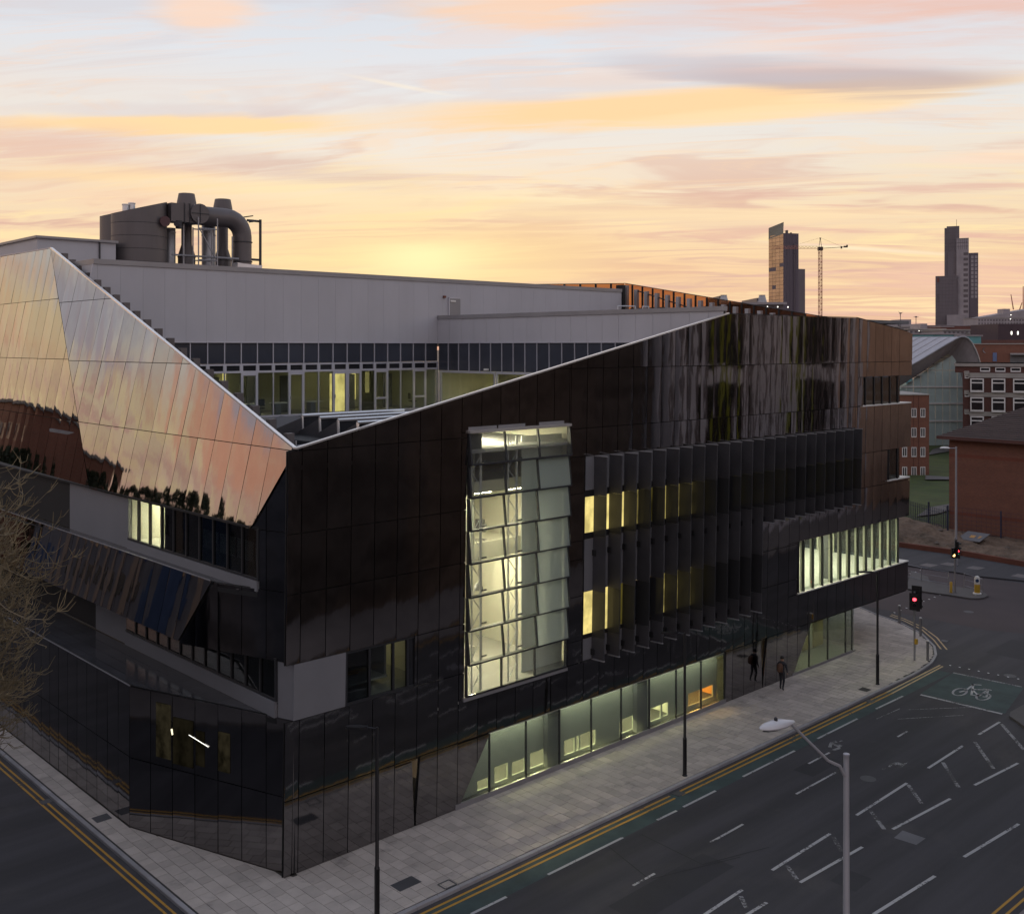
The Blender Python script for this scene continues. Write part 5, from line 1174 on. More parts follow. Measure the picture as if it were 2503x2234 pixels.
signal((39.06, -3.25), 'kerbside traffic light showing a red signal to the camera beside steel bollards', [(toward(39, -3.2), 3.0, 2, {0: M['red']}, 0, False), (toward(39, -3.2)+170, 3.05, 3, {}, -.1, False), (-60, 2.8, 2, {}, .22, True)], 3.95)
signal((57.24, 2.38), 'traffic light on the central island with red and amber lamps beside a tall lamp', [(toward(57, 2.4)-8, 2.55, 2, {0: M['red']}, .22, True), (toward(57, 2.4)+25, 2.55, 2, {1: M['amber']}, -.22, True), (-80, 2.7, 3, {2: M['greenl']}, -.2, False)], 4.0)
b = B(); b.box(38.98, 39.14, -3.42, -3.28, .95, 1.25); o = b.build('push_button_box', M['yellowp']); o['label'] = 'yellow push button box fixed to the kerbside traffic light pole'; o['category'] = 'button box'
b = B(); b.lathe((56.95, 2.55, 0), [(.09, 0), (.09, .75), (.06, .8)], 12); o = b.build('yellow_marker_post', M['yellowp'], smooth=True); o['label'] = 'small yellow marker post on the island beside the signal pole'; o['category'] = 'post'
for (x, y, lab) in ((39.57, -3.78, 'steel bollard nearest the kerb right of the red traffic light'), (44.21, -1.17, 'steel bollard just behind the red traffic light on the curve'), (46.22, 1.2, 'steel bollard farthest round the pavement corner')):
    b = B(); b.lathe((x, y, 0), [(.075, 0), (.075, 1.02), (.08, 1.03), (.08, 1.1), (.05, 1.13)], 14); t = thing('bollard', lab, 'bollard', (x, y, 0), group='steel bollards on the pavement corner'); b.build('shaft', M['bollard'], t, smooth=True)
    b = B(); b.lathe((x, y, 1.1), [(.082, 0), (.082, .035), (.05, .06)], 14); b.build('cap', M['white'], t, smooth=True)
x, y = 57.94, 1.07
t = thing('keep_left_bollard', 'white and yellow illuminated traffic bollard on the island nose', 'traffic bollard', (x, y, 0))
b = B(); b.lathe((x, y, 0), [(.3, 0), (.3, .06), (.24, .1)], 16); b.build('foot', M['white'], t, smooth=True)
b = B(); b.lathe((x, y, .1), [(.2, 0), (.19, .62)], 16); b.build('lower_shaft', M['yellowp'], t, smooth=True)
b = B(); b.lathe((x, y, .72), [(.19, 0), (.19, .42), (.14, .55), (.04, .6)], 16); b.build('upper_shaft', M['white'], t, smooth=True)
d = Vector((cos(radians(toward(x, y))), sin(radians(toward(x, y))), 0)); c = Vector((x, y, 1.0))+d*.195
b = B(); b.tube(tuple(c), tuple(c+d*.012), .12, n=16); b.build('sign_disc', M['blue'], t)
def railing(pts, label):
    t = thing('guard_rail', label, 'railing', (*pts[0], 0)); n = 0
    b = B()
    for p, q in zip(pts, pts[1:]):
        b.tube((*p, 1.05), (*q, 1.05), .022, n=6); b.tube((*p, .15), (*q, .15), .018, n=6)
        b.tube((*p, .6), (*q, .6), .012, n=5)
    b.build('rail', M['galv'], t)
    for p in pts: b = B(); b.tube((*p, 0), (*p, 1.08), .025, n=6); b.build('post', M['galv'], t)
railing([(59.6, 8.4), (58.98, 5.76), (58.97, 3.64)], 'thin grey guard rail along the middle of the traffic island')
railing([(59.3, 2.6), (58.9, 1.6), (58.4, .9)], 'short grey guard rail beside the white and yellow bollard')
# far silver street lamp
fx_, fy_ = G(2337, 1381, 0); fz_ = zat(1092, fx_, fy_)
t = thing('tall_street_lamp', 'tall silver lamp post in front of the big red brick wall', 'lamp post', (fx_, fy_, 0))
b = B(); b.lathe((fx_, fy_, 0), [(.13, 0), (.13, 1.5), (.1, 1.6), (.07, fz_)], 12); b.build('post', M['silver'], t, smooth=True)
dl = Vector((-cc, ss, 0)); p = Vector((fx_, fy_, fz_-.12))
b = B(); b.tube(tuple(p), tuple(p+dl*.6), .035, n=6); b.build('arm', M['silver'], t)
b = B(); c = p+dl*.95
for i, (dd, r) in enumerate(((-.42, .06), (-.25, .17), (0, .21), (.25, .17), (.4, .06))):
    for k in range(10): a = 2*pi*k/10; b.v.append(tuple(c+dl*dd+Vector((ss, cc, 0))*(r*cos(a))+Vector((0, 0, r*.7*max(sin(a), -.3)))))
for i in range(4):
    for k in range(10): a, e = i*10+k, i*10+(k+1) % 10; b.f.append((a, e, e+10, a+10)); b.mi.append(0)
b.build('lamp_head', M['white'], t, smooth=True)
# ================================================================== person
def person(x, y, face):
    root = thing('person', 'person in black clothes with a brown backpack walking away along the pavement', 'person', (x, y, 0), face)
    J = [((0, 0, .95), .13, -1), ((0, 0, 1.12), .125, 0), ((.0, 0, 1.30), .15, 1), ((0, 0, 1.43), .12, 2), ((.02, 0, 1.50), .06, 3), ((.04, 0, 1.58), .075, 4), ((.05, 0, 1.68), .10, 5), ((.05, 0, 1.755), .07, 6),
         ((0, .09, .90), .095, 0), ((.10, .10, .50), .065, 8), ((.02, .10, .10), .045, 9), ((.13, .11, .04), .038, 10),
         ((0, -.09, .90), .095, 0), ((.0, -.10, .49), .065, 12), ((-.14, -.10, .12), .045, 13), ((-.03, -.11, .04), .038, 14),
         ((0, .19, 1.40), .07, 3), ((-.05, .25, 1.13), .05, 16), ((.08, .24, .92), .038, 17), ((.12, .235, .86), .03, 18),
         ((0, -.19, 1.40), .07, 3), ((.02, -.26, 1.13), .05, 20), ((.14, -.22, .95), .038, 21), ((.18, -.21, .90), .03, 22)]
    me = bpy.data.meshes.new('body'); me.from_pydata([j[0] for j in J], [(j[2], i) for i, j in enumerate(J) if j[2] >= 0], [])
    o = bpy.data.objects.new('body', me); COL.objects.link(o); o.parent = root
    sk = o.modifiers.new('skin', 'SKIN'); sk.use_smooth_shade = True
    for i, j in enumerate(J): me.skin_vertices[0].data[i].radius = (j[1], j[1])
    me.skin_vertices[0].data[0].use_root = True
    sb = o.modifiers.new('sub', 'SUBSURF'); sb.levels = 1; sb.render_levels = 1
    dg = bpy.context.evaluated_depsgraph_get(); me2 = bpy.data.meshes.new_from_object(o.evaluated_get(dg)); o.modifiers.clear(); o.data = me2
    me2.materials.clear(); me2.materials.append(M['coat']); me2.materials.append(M['skin']); me2.materials.append(mat('dark_trousers', (.022, .023, .030), .85))
    for p in me2.polygons:
        c = sum((me2.vertices[v].co for v in p.vertices), Vector())/len(p.vertices)
        p.material_index = 1 if c.z > 1.52 or (abs(c.y) > .19 and c.z < .92 and c.x > .1) else (2 if c.z < .93 and abs(c.y) < .2 else 0); p.use_smooth = True
    b = B()
    for i in range(6):
        for k in range(12):
            th = pi*.62*i/5; ph = 2*pi*k/12; b.v.append((.035+.108*sin(th)*cos(ph)-.012, .105*sin(th)*sin(ph), 1.685+.115*cos(th)))
    for i in range(5):
        for k in range(12): a, e = i*12+k, i*12+(k+1) % 12; b.f.append((a, e, e+12, a+12)); b.mi.append(0)
    b.build('hair', M['hair'], root, local=True, smooth=True)
    for s_ in (1, -1):
        for q in range(4):
            bx_ = (.12+.02, .235*s_-.015+.012*q) if s_ == 1 else (.18+.02, -.21-.02+.012*q)
            b = B(); z = .84 if s_ == 1 else .88; b.path([(bx_[0]-.02, bx_[1], z), (bx_[0]+.015, bx_[1], z-.04), (bx_[0]+.01, bx_[1], z-.08)], [.009, .008, .006], n=5); b.build('finger', M['skin'], root, local=True)
    bp = thing('backpack', 'brown backpack worn by the walking person', 'backpack', (x, y, 0), face)
    b = B(); pts = []
    for z, w, dx in ((1.0, .13, .12), (1.06, .16, .18), (1.25, .165, .19), (1.38, .14, .15), (1.44, .09, .08)):
        for k in range(14): a = 2*pi*k/14; b.v.append((-.17+ -dx*.5+dx*.75*cos(a), w*sin(a), z))
    for i in range(4):
        for k in range(14): a, e = i*14+k, i*14+(k+1) % 14; b.f.append((a, e, e+14, a+14)); b.mi.append(0)
    b.f.append(tuple(range(14))); b.f.append(tuple(range(56, 70))); b.mi += [0, 0]; b.build('bag', M['pack'], bp, local=True, smooth=True)
    for s_ in (1, -1): b = B(); b.path([(-.12, .1*s_, 1.42), (.03, .12*s_, 1.47), (.13, .11*s_, 1.36), (.10, .12*s_, 1.18), (-.1, .14*s_, 1.08)], .018, n=6); b.build('strap', M['coat'], bp, local=True)
person(28.97, -.89, radians(8))
# ================================================================== the bare street tree at the left edge
def bare_tree(name, base, cz, rxy, rz, n, seed, label, m, mt):
    rnd = random.Random(seed); t = thing(name, label, 'tree', base); bx_, by_, _ = base
    tr = B(); br = B(); tw = B()
    tr.path([(bx_, by_, 0), (bx_+.05, by_, 2.5), (bx_-.05, by_+.1, 5.5), (bx_, by_, cz-1.5), (bx_+.1, by_, cz+rz*.6)], [.24, .19, .16, .11, .03], n=9, caps=False)
    def curve(p, q, r0, r1, tgt, k=4, sag=.3, nn=4):
        p, q = Vector(p), Vector(q); L = (q-p).length; off = Vector((rnd.gauss(0, 1), rnd.gauss(0, 1), 0))*L*.07; pts = []
        for a in range(k+1):
            f = a/k; pts.append(p.lerp(q, f)+off*sin(pi*f)+Vector((0, 0, -sag*L*.25*sin(pi*f))))
        tgt.path([tuple(v) for v in pts], [r0+(r1-r0)*a/k for a in range(k+1)], n=nn, caps=False); return pts
    for i in range(n):
        a = rnd.uniform(0, 2*pi) if i % 3 == 0 else rnd.gauss(.35, .8); q = rnd.uniform(-1, .95); rr = rnd.uniform(.6, .93); s_ = (1-q*q)**.5
        end = Vector((bx_+rxy*rr*s_*cos(a), by_+rxy*rr*s_*sin(a), cz+rz*rr*q)); st = Vector((bx_, by_, max(4.0, end.z-1.2-2.2*s_)))
        limb = curve(st, end, rnd.uniform(.045, .10), .012, br, 5, rnd.uniform(-.2, .5), 5)
        for j in range(11):
            p = limb[rnd.randint(2, 5)].lerp(limb[rnd.randint(3, 5)], rnd.random()); o = Vector((p.x-bx_, p.y-by_, 0)); o = o.normalized() if o.length > .1 else Vector((1, 0, 0))
            d = (o*rnd.uniform(.2, 1)+Vector((rnd.gauss(0, .7), rnd.gauss(0, .7), rnd.gauss(.15, .5)))).normalized()
            sub = curve(p, p+d*rnd.uniform(.5, 1.15), .013, .007, br, 3, .6, 3)
            for k in range(6):
                p2 = sub[rnd.randint(1, 3)]; d2 = (d*.6+Vector((rnd.gauss(0, .5), rnd.gauss(0, .5), rnd.uniform(.1, 1.)))).normalized()
                curve(p2, p2+d2*rnd.uniform(.18, .5), .0085, .005, tw, 2, .7, 3)
    tr.build('trunk', m, t, fix=False); br.build('branches', m, t, fix=False); tw.build('twigs', mt, t, fix=False); return t
bare_tree('bare_tree', (-13.5, -6.2, 0), 12.9, 3.3, 3.9, 150, 11, 'bare leafless tree with pale upturned twigs at the left edge', M['bark'], mat('pale_twig', (.20, .155, .085), .85, 0, .3, (1, 1, 1)))
# ================================================================== background buildings beyond the junction
def flat_windows(root, x0, x1, y, z0, z1, fw=.09, sill=True, bar=True, dark=M['windark'], name='window'):
    f = B(); f.box(x0, x1, y-.06, y+.02, z0, z0+fw*1.5); f.box(x0, x1, y-.06, y+.02, z1-fw, z1); f.box(x0, x0+fw, y-.06, y+.02, z0+fw*1.5, z1-fw); f.box(x1-fw, x1, y-.06, y+.02, z0+fw*1.5, z1-fw)
    if bar == 'v': f.box((x0+x1)/2-fw/2, (x0+x1)/2+fw/2, y-.06, y+.02, z0+fw*1.5, z1-fw)
    elif bar: f.box(x0+fw, x1-fw, y-.06, y+.02, z1-(z1-z0)*.36, z1-(z1-z0)*.36+fw)
    fo = f.build(name, M['winwhite'], root, local=True)
    g = B(); g.box(x0+fw, x1-fw, y-.02, y+.01, z0+fw*1.5, z1-fw); g.build('pane', dark, fo, local=True); return fo
def frontal(name, label, cat, u0, Y, rot=0., group=None, face=False):     # an Empty on the ground at that bearing, its x axis across the view
    w = W(u0, HV, Y); th = math.atan((u0-CX)/FPX) if face else 0
    t = thing(name, label, cat, (w[0], w[1], 0), HEAD+rot-th, group)
    if face: t.scale = (cos(th), 1, 1)
    return t
def L(u, v, u0, Y): k = Y/FPX; return (u-u0)*k, 18-(v-HV)*k
# 1 brick slab block
t = frontal('brick_slab_block', 'narrow four storey red brick block beside the black building', 'building', 2271, 146)
b = B(); b.box(-9, 0, 0, 10, 0, 11.2); b.build('wall', M['brick'], t, local=True)
b = B(); b.box(-9.1, .1, -.1, 10.1, 11.2, 11.35); b.build('roof', M['conc'], t, local=True)
for ua, ub in ((2227.5, 2240), (2249.5, 2261.5), (2205, 2217)):
    for va, vb in ((998, 1020.5), (1045.5, 1069), (1093, 1117), (1141, 1165)):
        x0, z1 = L(ua, va, 2271, 146); x1, z0 = L(ub, vb, 2271, 146); flat_windows(t, x0, x1, 0, z0, z1, .1, bar='v')
b = B(); b.box(-1.5, -1.44, -.03, .02, 0, 11.2); b.box(-2.2, -2.14, -.03, .02, 0, 11.2); b.build('joint', M['brick2'], t, local=True)
# 2 arched hall
Ya = 190; ua0 = 2330
t = frontal('arched_hall', 'arched hall with grey curved roof and pale green glazed gable', 'building', ua0, Ya)
Z1 = lambda px, py: L(2180+px/5.687, 740+py/5.687, ua0, Ya)
prof = [Z1(-900, 1700), Z1(-300, 1395), Z1(135, 1140), Z1(228, 1075)]
outer = [Z1(-700, 1310), Z1(-200, 1065), Z1(230, 835), Z1(450, 705), Z1(650, 585), Z1(780, 510), Z1(850, 480), Z1(900, 478), Z1(950, 500), Z1(1000, 555), Z1(1050, 645), Z1(1085, 735), Z1(1115, 835), Z1(1160, 945), Z1(1175, 1700)]
innr = [Z1(-700, 1640), Z1(-200, 1345), Z1(135, 1150), Z1(400, 985), Z1(600, 845), Z1(720, 755), Z1(790, 718), Z1(850, 735), Z1(890, 790), Z1(930, 870), Z1(960, 950), Z1(985, 1050), Z1(1000, 1200), Z1(1010, 1400), Z1(1020, 1900)]
EX = (-42., 30., 0.)
rf = B()
exf = lambda i: EX[0] if i < 7 else EX[0]*max(0., 1-(i-6)/3.)
for i, (p, q) in enumerate(zip(outer, outer[1:])):
    rf.quad([(p[0], -3.2, p[1]), (q[0], -3.2, q[1]), (q[0]+exf(i+1), EX[1], q[1]), (p[0]+exf(i), EX[1], p[1])])
rf.build('roof', M['archroof'], t, local=True, fix=False)
seam = B()
for i in range(30):
    f = (i+1)/31
    pts = [(p[0]*1+exf(i_)*f, -3.2+(EX[1]+3.2)*f, p[1]+.05) for i_, p in enumerate(outer)]
    seam.path(pts, .06, n=3, caps=False)
o = seam.build('roof_seam', M['archroof'], t, local=True, fix=False); o['kind'] = 'stuff'
vg = B()
for (p, q), (a, c) in zip(zip(outer, outer[1:]), zip(innr, innr[1:])):
    vg.quad([(p[0], -3.2, p[1]), (q[0], -3.2, q[1]), (c[0], .3, c[1]), (a[0], .3, a[1])])
vg.build('verge_soffit', mat('soffit_grey', (.34, .315, .34), .6), t, local=True, fix=False)
ed = B(); ed.path([(p[0], -3.25, p[1]) for p in outer], .16, n=6); ed.build('roof_edge', M['cap'] if False else M['galv'], t, local=True, smooth=True)
gp = innr[1:]+[Z1(1020, 2130), Z1(-200, 2130)]
xs_g = [gp[0][0]+i*(gp[-3][0]-gp[0][0])/12 for i in range(13)]
for i in range(12):
    for (za, zb_) in ((0., 4.4), (4.5, 7.6), (7.7, 10.6), (10.7, 13.6), (13.7, 22)):
        cell = rect(xs_g[i]+.04, xs_g[i+1]-.04, za, zb_)
        # upper profile is convex: clip by every roof edge
        for p, q in zip(innr[1:-1], innr[2:]):
            dx, dz = q[0]-p[0], q[1]-p[1]; l = hypot(dx, dz); nx, nz = -dz/l, dx/l
            if nz < 0 and abs(dz) < abs(dx)*8 and False: nx, nz = -nx, -nz
            cell = clip(cell, nx, nz, nx*p[0]+nz*p[1])
            if len(cell) < 3: break
        if len(cell) > 2 and abs(area(cell)) > .05:
            b = B(); b.prism([(x, .3, z) for x, z in cell], (0, .1, 0)); b.build('gable_panel', M['archglass'], t, local=True)
for (za) in (4.45, 7.65, 10.65):
    b = B(); b.box(-20, innr[-2][0], .1, .3, za-.12, za+.12); b.build('gable_rail', M['winwhite'], t, local=True)
for px, py in ((690, 768), (570, 853), (445, 935), (325, 1020), (195, 1105)):
    x, z = Z1(px, py); b = B(); b.box(x, x+1.1, -.6, .2, z-.08, z+.04); b.build('ledge_bracket', M['deck'], t, local=True)
for px, py in ((295, 690), (510, 570), (720, 455), (275, 445)):
    x, z = Z1(px, py); b = B(); b.lathe((x-4, 8 if py > 500 else 14, z-.1), [(.5, 0), (.5, .35), (.15, .6)], 10); b.build('roof_vent', M['winwhite'], t, local=True, smooth=True)
# 3 brick and concrete block with boxed windows
Yb = 168; ub0 = 2371
t = frontal('office_block', 'red brick office block with rows of projecting white window boxes', 'building', ub0, Yb, face=True)
Z3 = lambda px, py: L(2180+px/5.687, 740+py/5.687, ub0, Yb)
b = B(); b.box(0, 30, 0, 18, 0, Z3(0, 985)[1]); b.build('wall', M['brick2'], t, local=True)
b = B(); b.box(Z3(985, 0)[0], 0, .5, 18, 0, Z3(0, 970)[1]); b.build('wall', M['brick2'], t, local=True)
for za, zb_ in ((975, 1040), (1245, 1305), (1510, 1570), (1775, 1835), (2040, 2100)):
    b = B(); b.box(-.1, 30, -.25, 0, Z3(0, zb_)[1], Z3(0, za)[1]); b.build('concrete_band', M['conc'], t, local=True)
    b = B(); b.box(Z3(1005, 0)[0], Z3(1075, 0)[0], .3, .5, Z3(0, zb_)[1]+.3, Z3(0, za)[1]+.3); b.build('concrete_band', M['conc'], t, local=True)
for ca in range(8):
    x0 = Z3(1090+292*ca, 0)[0]; x1 = x0+(1278-1090)/5.687*Yb/FPX
    for za, zb_ in ((1050, 1240), (1310, 1510), (1572, 1770), (1835, 2035)):
        w = flat_windows(t, x0, x1, -.55, Z3(0, zb_)[1], Z3(0, za)[1], .2)
        bb = B(); bb.box(x0+.02, x1-.02, -.52, -.02, Z3(0, zb_)[1]+.02, Z3(0, za)[1]-.02); bb.build('window_box', M['winwhite'], w, local=True)
for za, zb_ in ((1015, 1055), (1265, 1310), (1515, 1555)):
    x0, x1 = Z3(1012, 0)[0], Z3(1075, 0)[0]; flat_windows(t, x0, x1, .45, Z3(0, zb_)[1], Z3(0, za)[1], .12, bar=False)
b = B(); b.box(-2.5, 30, 6, 18, Z3(0, 985)[1], Z3(0, 850)[1]); b.build('upper_storey', M['brick2'], t, local=True)
b = B(); b.box(-2.6, 30, 5.7, 18, Z3(0, 895)[1], Z3(0, 850)[1]); b.build('concrete_band', M['conc'], t, local=True)
for ca in range(6):
    x0 = Z3(1230+215*ca, 0)[0]; flat_windows(t, x0, x0+1.65, 5.9, Z3(0, 970)[1], Z3(0, 905)[1], .15, bar=False)
# 4 red wall with dishes
Yc = 232; uc0 = 2400
t = frontal('rear_brick_hall', 'broad windowless dark red brick hall behind the white framed offices', 'building', uc0, Yc, face=True)
Z4 = lambda px, py: L(2180+px/5.687, 740+py/5.687, uc0, Yc)
b = B(); b.box(Z4(1040, 0)[0], Z4(2300, 0)[0], 0, 25, 0, Z4(0, 580)[1]); b.build('wall', M['brick'], t, local=True)
b = B(); b.box(Z4(1040, 0)[0], Z4(2300, 0)[0], -.15, 25, Z4(0, 580)[1], Z4(0, 566)[1]); b.build('coping', M['conc'], t, local=True)
b = B(); b.box(Z4(1250, 0)[0], Z4(2300, 0)[0], 12, 30, 0, Z4(0, 515)[1]); b.build('upper_wall', M['brick2'], t, local=True)
b = B(); x0, z1 = Z4(1402, 695); x1, z0 = Z4(1458, 815); b.box(x0, x1, -.1, .1, z0, z1); b.build('blue_door', mat('faded_blue_door', (.12, .17, .32), .6), t, local=True)
b = B(); x0, z1 = Z4(1640, 700); x1, z0 = Z4(1900, 722); b.box(x0, x1, -1.5, .1, z0, z1); b.build('canopy', M['galv'], t, local=True)
b = B(); x0, z1 = Z4(1640, 722); x1, z0 = Z4(1900, 835); b.box(x0, x1, -.1, .1, z0, z1); b.build('loading_bay', M['deck'], t, local=True)
for (px, py, r, lab) in ((1290, 660, 38, 'larger grey satellite dish on the dark red brick hall'), (1162, 727, 27, 'smaller white satellite dish on the dark red brick hall')):
    x, z = Z4(px, py); R = r/5.687*Yc/FPX
    d = thing('satellite_dish', lab, 'satellite dish', tuple(Matrix.Translation(t.location) @ Matrix.Rotation(HEAD, 4, 'Z') @ Vector((x, 0, z))), HEAD, 'dishes on the brick hall')
    b = B(); n = 20
    for i in range(4):
        for k in range(n): a = 2*pi*k/n; rr = R*(1-.3*i); b.v.append((rr*cos(a), -.35+.12*i, rr*sin(a)))
    for i in range(3):
        for k in range(n): a, e = i*n+k, i*n+(k+1) % n; b.f.append((a, e, e+n, a+n)); b.mi.append(0)
    b.f.append(tuple(range(3*n, 4*n))); b.mi.append(0); b.build('dish', M['galv'] if r > 30 else M['winwhite'], d, local=True, smooth=True, fix=False)
    b = B(); b.tube((0, 0, 0), (0, -.1, 0), .12, n=6); b.build('mount', M['deck'], d, local=True)
t = frontal('dark_city_block', 'dark purple brick block with two lit slits at the right skyline', 'building', 2470, 330)
b = B(); x0, z1 = L(2440, 792, 2470, 330); x1 = L(2620, 0, 2470, 330)[0]; b.box(x0, x1, 0, 20, 0, z1); b.build('wall', mat('dark_purple_brick', (.07, .045, .055), .8), t, local=True)
for u in (2471, 2486.5): b = B(); x, z = L(u, 818, 2470, 330); b.box(x, x+.35, -.1, 0, z, z+1); b.build('lit_slit', M['lamp'], t, local=True)
# 5 nearby brick building with a hipped tile roof
wx, wy = G(2320, 1298, 0)
t = thing('tiled_roof_building', 'windowless brown brick building with a hipped brown tile roof', 'building', (wx, wy, 0))
zt = zat(1064, wx, wy)
b = B(); b.box(wx, wx+16, wy-30, wy, 0, zt); b.build('wall', M['brick'], t)
for zz, c in ((zt*.78, .05), (zt*.18, .05)): b = B(); b.box(wx-.02, wx, wy-30, wy-.02, zz, zz+.3); b.build('red_band', brickmat('bright_red_brick', (.24, .06, .035), (.2, .055, .032), (.15, .08, .06)), t)
rw, rd = 16, 30; e = .8; zr = zt-.1
A_ = [(wx-e, wy+e, zr), (wx+rw+e, wy+e, zr), (wx+rw+e, wy-rd-e, zr), (wx-e, wy-rd-e, zr)]
R1, R2 = (wx+rw/2, wy-rw/2, zr+4.2), (wx+rw/2, wy-rd+rw/2, zr+4.2)
def courses(q, n=26):
    bb = B()
    a, b_, c, d = [Vector(p) for p in q]
    for i in range(n):
        f0, f1 = i/n, (i+1)/n; nr = (b_-a).cross(d-a).normalized(); nr = nr if nr.z > 0 else -nr
        p0, p1, p2, p3 = a.lerp(d, f0), b_.lerp(c, f0), b_.lerp(c, f1), a.lerp(d, f1)
        bb.quad([tuple(p0+nr*.07), tuple(p1+nr*.07), tuple(p2+nr*.02), tuple(p3+nr*.02)]); bb.quad([tuple(p0), tuple(p1), tuple(p1+nr*.07), tuple(p0+nr*.07)])
    return bb
ro = courses([A_[0], A_[3], R2, R1]).build('roof_slope', M['tile'], t, kind='stuff'); courses([A_[1], A_[0], R1, R1]).build('roof_slope', M['tile'], t, kind='stuff')
b = B(); b.quad([A_[1], A_[2], R2, R1]); b.quad([A_[2], A_[3], R2]); b.build('rear_roof', M['tile'], t, fix=False)
b = B(); b.box(wx-e-.1, wx-e+.02, wy-rd-e, wy+e, zr-.25, zr+.05); b.box(wx-e, wx+rw+e, wy+e-.02, wy+e+.1, zr-.25, zr+.05); b.build('gutter', M['brick2'], t)
b = B(); b.box(wx-e, wx-.0, wy-rd-e, wy+e, zr-.2, zr-.12); b.build('eaves_soffit', M['brick2'], t)
b = B(); b.lathe((wx+3.5, wy-9, zr+2.2), [(.12, 0), (.12, .25)], 8); b.build('vent_cap', M['white'], t)
# fence of navy posts in front of it, palisade beyond
t = thing('palisade_fence', 'navy blue palisade fence running from the lawn to the brick building', 'fence', (*G(2270, 1285, 0), 0))
fpts = [G(2195, 1262, 0), G(2270, 1285, 0), G(2316, 1298, 0)]; k = 0
rail = B()
for p, q in zip(fpts, fpts[1:]):
    l = hypot(q[0]-p[0], q[1]-p[1]); n = int(l/.34)
    rail.tube((*p, .4), (*q, .4), .03, n=4); rail.tube((*p, 1.6), (*q, 1.6), .03, n=4)
    for i in range(n):
        x, y = p[0]+(q[0]-p[0])*i/n, p[1]+(q[1]-p[1])*i/n
        pb = B(); pb.box(x-.04, x+.04, y-.015, y+.015, .05, 2.0); pb.build('pale', M['navy'], t)
rail.build('rail', M['navy'], t)
for p in fpts: pb = B(); pb.box(p[0]-.07, p[0]+.07, p[1]-.07, p[1]+.07, 0, 2.4); pb.build('post', M['navy'], t)
t = thing('mesh_fence', 'thin dark mesh fence with posts before the big brick wall', 'fence', (wx-1.2, wy, 0))
for i in range(6): pb = B(); pb.box(wx-1.25, wx-1.15, wy-.4-5*i-.06, wy-.4-5*i+.06, 0, 2.7); pb.build('post', M['navy'], t)
pb = B()
for i in range(7): pb.tube((wx-1.2, wy, .3+.38*i), (wx-1.2, wy-28, .3+.38*i), .012, n=3)
for i in range(60): pb.tube((wx-1.2, wy-.45*i, .1), (wx-1.2, wy-.45*i, 2.6), .01, n=3)
pb.build('mesh', M['navy'], t)
# small things on the mound
x, y = G(2364, 1318, .6); t = thing('dumped_sign', 'fallen dark road sign with two orange squares lying on the soil', 'sign', (x, y, .55))
b = B(); b.prism([(x-.2, y-1.2, .5), (x+1.6, y-1.4, 1.0), (x+1.8, y+.7, 1.0), (x, y+.9, .5)], (0, 0, .06)); b.build('board', M['deck'], t)
for a, c in ((-.2, .25), (-.95, .2)): b = B(); b.prism([(x+.45, y+a-.22, .71), (x+.95, y+a-.22, .85), (x+.95, y+a+.22, .85), (x+.45, y+a+.22, .71)], (0, 0, .02)); b.build('orange_square', mat('pale_orange', (.55, .30, .10), .6), t)
for i, (u, v, lab) in enumerate(((2299, 1302, 'grey rubble lump on top of the soil mound'), (2462, 1343, 'pale rubble lump low on the soil at far right'), (2290, 1316, 'small rubble lump on the slope of the soil mound'))):
    x, y = G(u, v, .9 if i != 1 else .2); b = B(); n = 8
    z0 = mound_h(x, y)-.05
    b.lathe((x, y, z0), [(.2, 0), (.24, .08), (.15, .17), (.04, .2)], 6); o = b.build('rubble_lump', M['rubble']); o['label'] = lab; o['category'] = 'rubble'; o['group'] = 'rubble on the soil'
# lawn paths and lamp by the hall
lx, ly_ = G(2305, 1088, 0); hz = zat(1037, lx, ly_)
t = thing('small_street_lamp', 'small dark lamp post standing before the pale green gable', 'lamp post', (lx, ly_, 0))
b = B(); b.tube((lx, ly_, 0), (lx, ly_, hz), .07, n=6); b.build('post', M['archglass'], t); b = B(); c = Vector((lx, ly_, hz)); b.tube(tuple(c), tuple(c+dl*.8), .1, n=6); b.build('lamp_head', M['dframe'], t)
for pts in ([(2262, 1172), (2262, 1162), (2330, 1166), (2330, 1172)], [(2240, 1262), (2272, 1240), (2330, 1230), (2330, 1244), (2290, 1256)], [(2268, 1112), (2280, 1098), (2330, 1085), (2340, 1100)]):
    sheet('lawn_path', [G(*p, .2) for p in pts], M['island'], .21, None, kind='structure')
# ================================================================== the towers, the crane and the skyline
Y1 = 1150; u1 = 1915
t = frontal('glass_tower', 'tall dark slab tower with a golden sunlit side and a roof blade', 'tower', u1, Y1, 0)
K1 = Y1/FPX
def T1(px, py): return ((1860+px/6.5)-u1)*K1, 18-((520+py/6.5)-HV)*K1
x_l, x_r, x_s = T1(216, 0)[0], T1(622, 0)[0], T1(738, 0)[0]; zt_ = T1(0, 325)[1]; zst = T1(0, 888)[1]; dd = 26
b = B(); b.prism([(0, 0, 0), (x_r, 6, 0), (x_r+.5, 26, 0), (x_l, dd, 0)], (0, 0, zt_)); b.build('slab', M['tower'], t, local=True)
b = B(); b.prism([(x_r, 6, 0), (x_s, 9, 0), (x_s, 26, 0), (x_r, 26, 0)], (0, 0, zst)); b.build('lower_slab', M['tower2'], t, local=True)
wv = Vector((x_l, dd, 0)).normalized(); Lw = Vector((x_l, dd, 0)).length; nn = Vector((-wv.y, wv.x, 0)); nn = nn if nn.y < 0 else -nn
rr_ = random.Random(3)
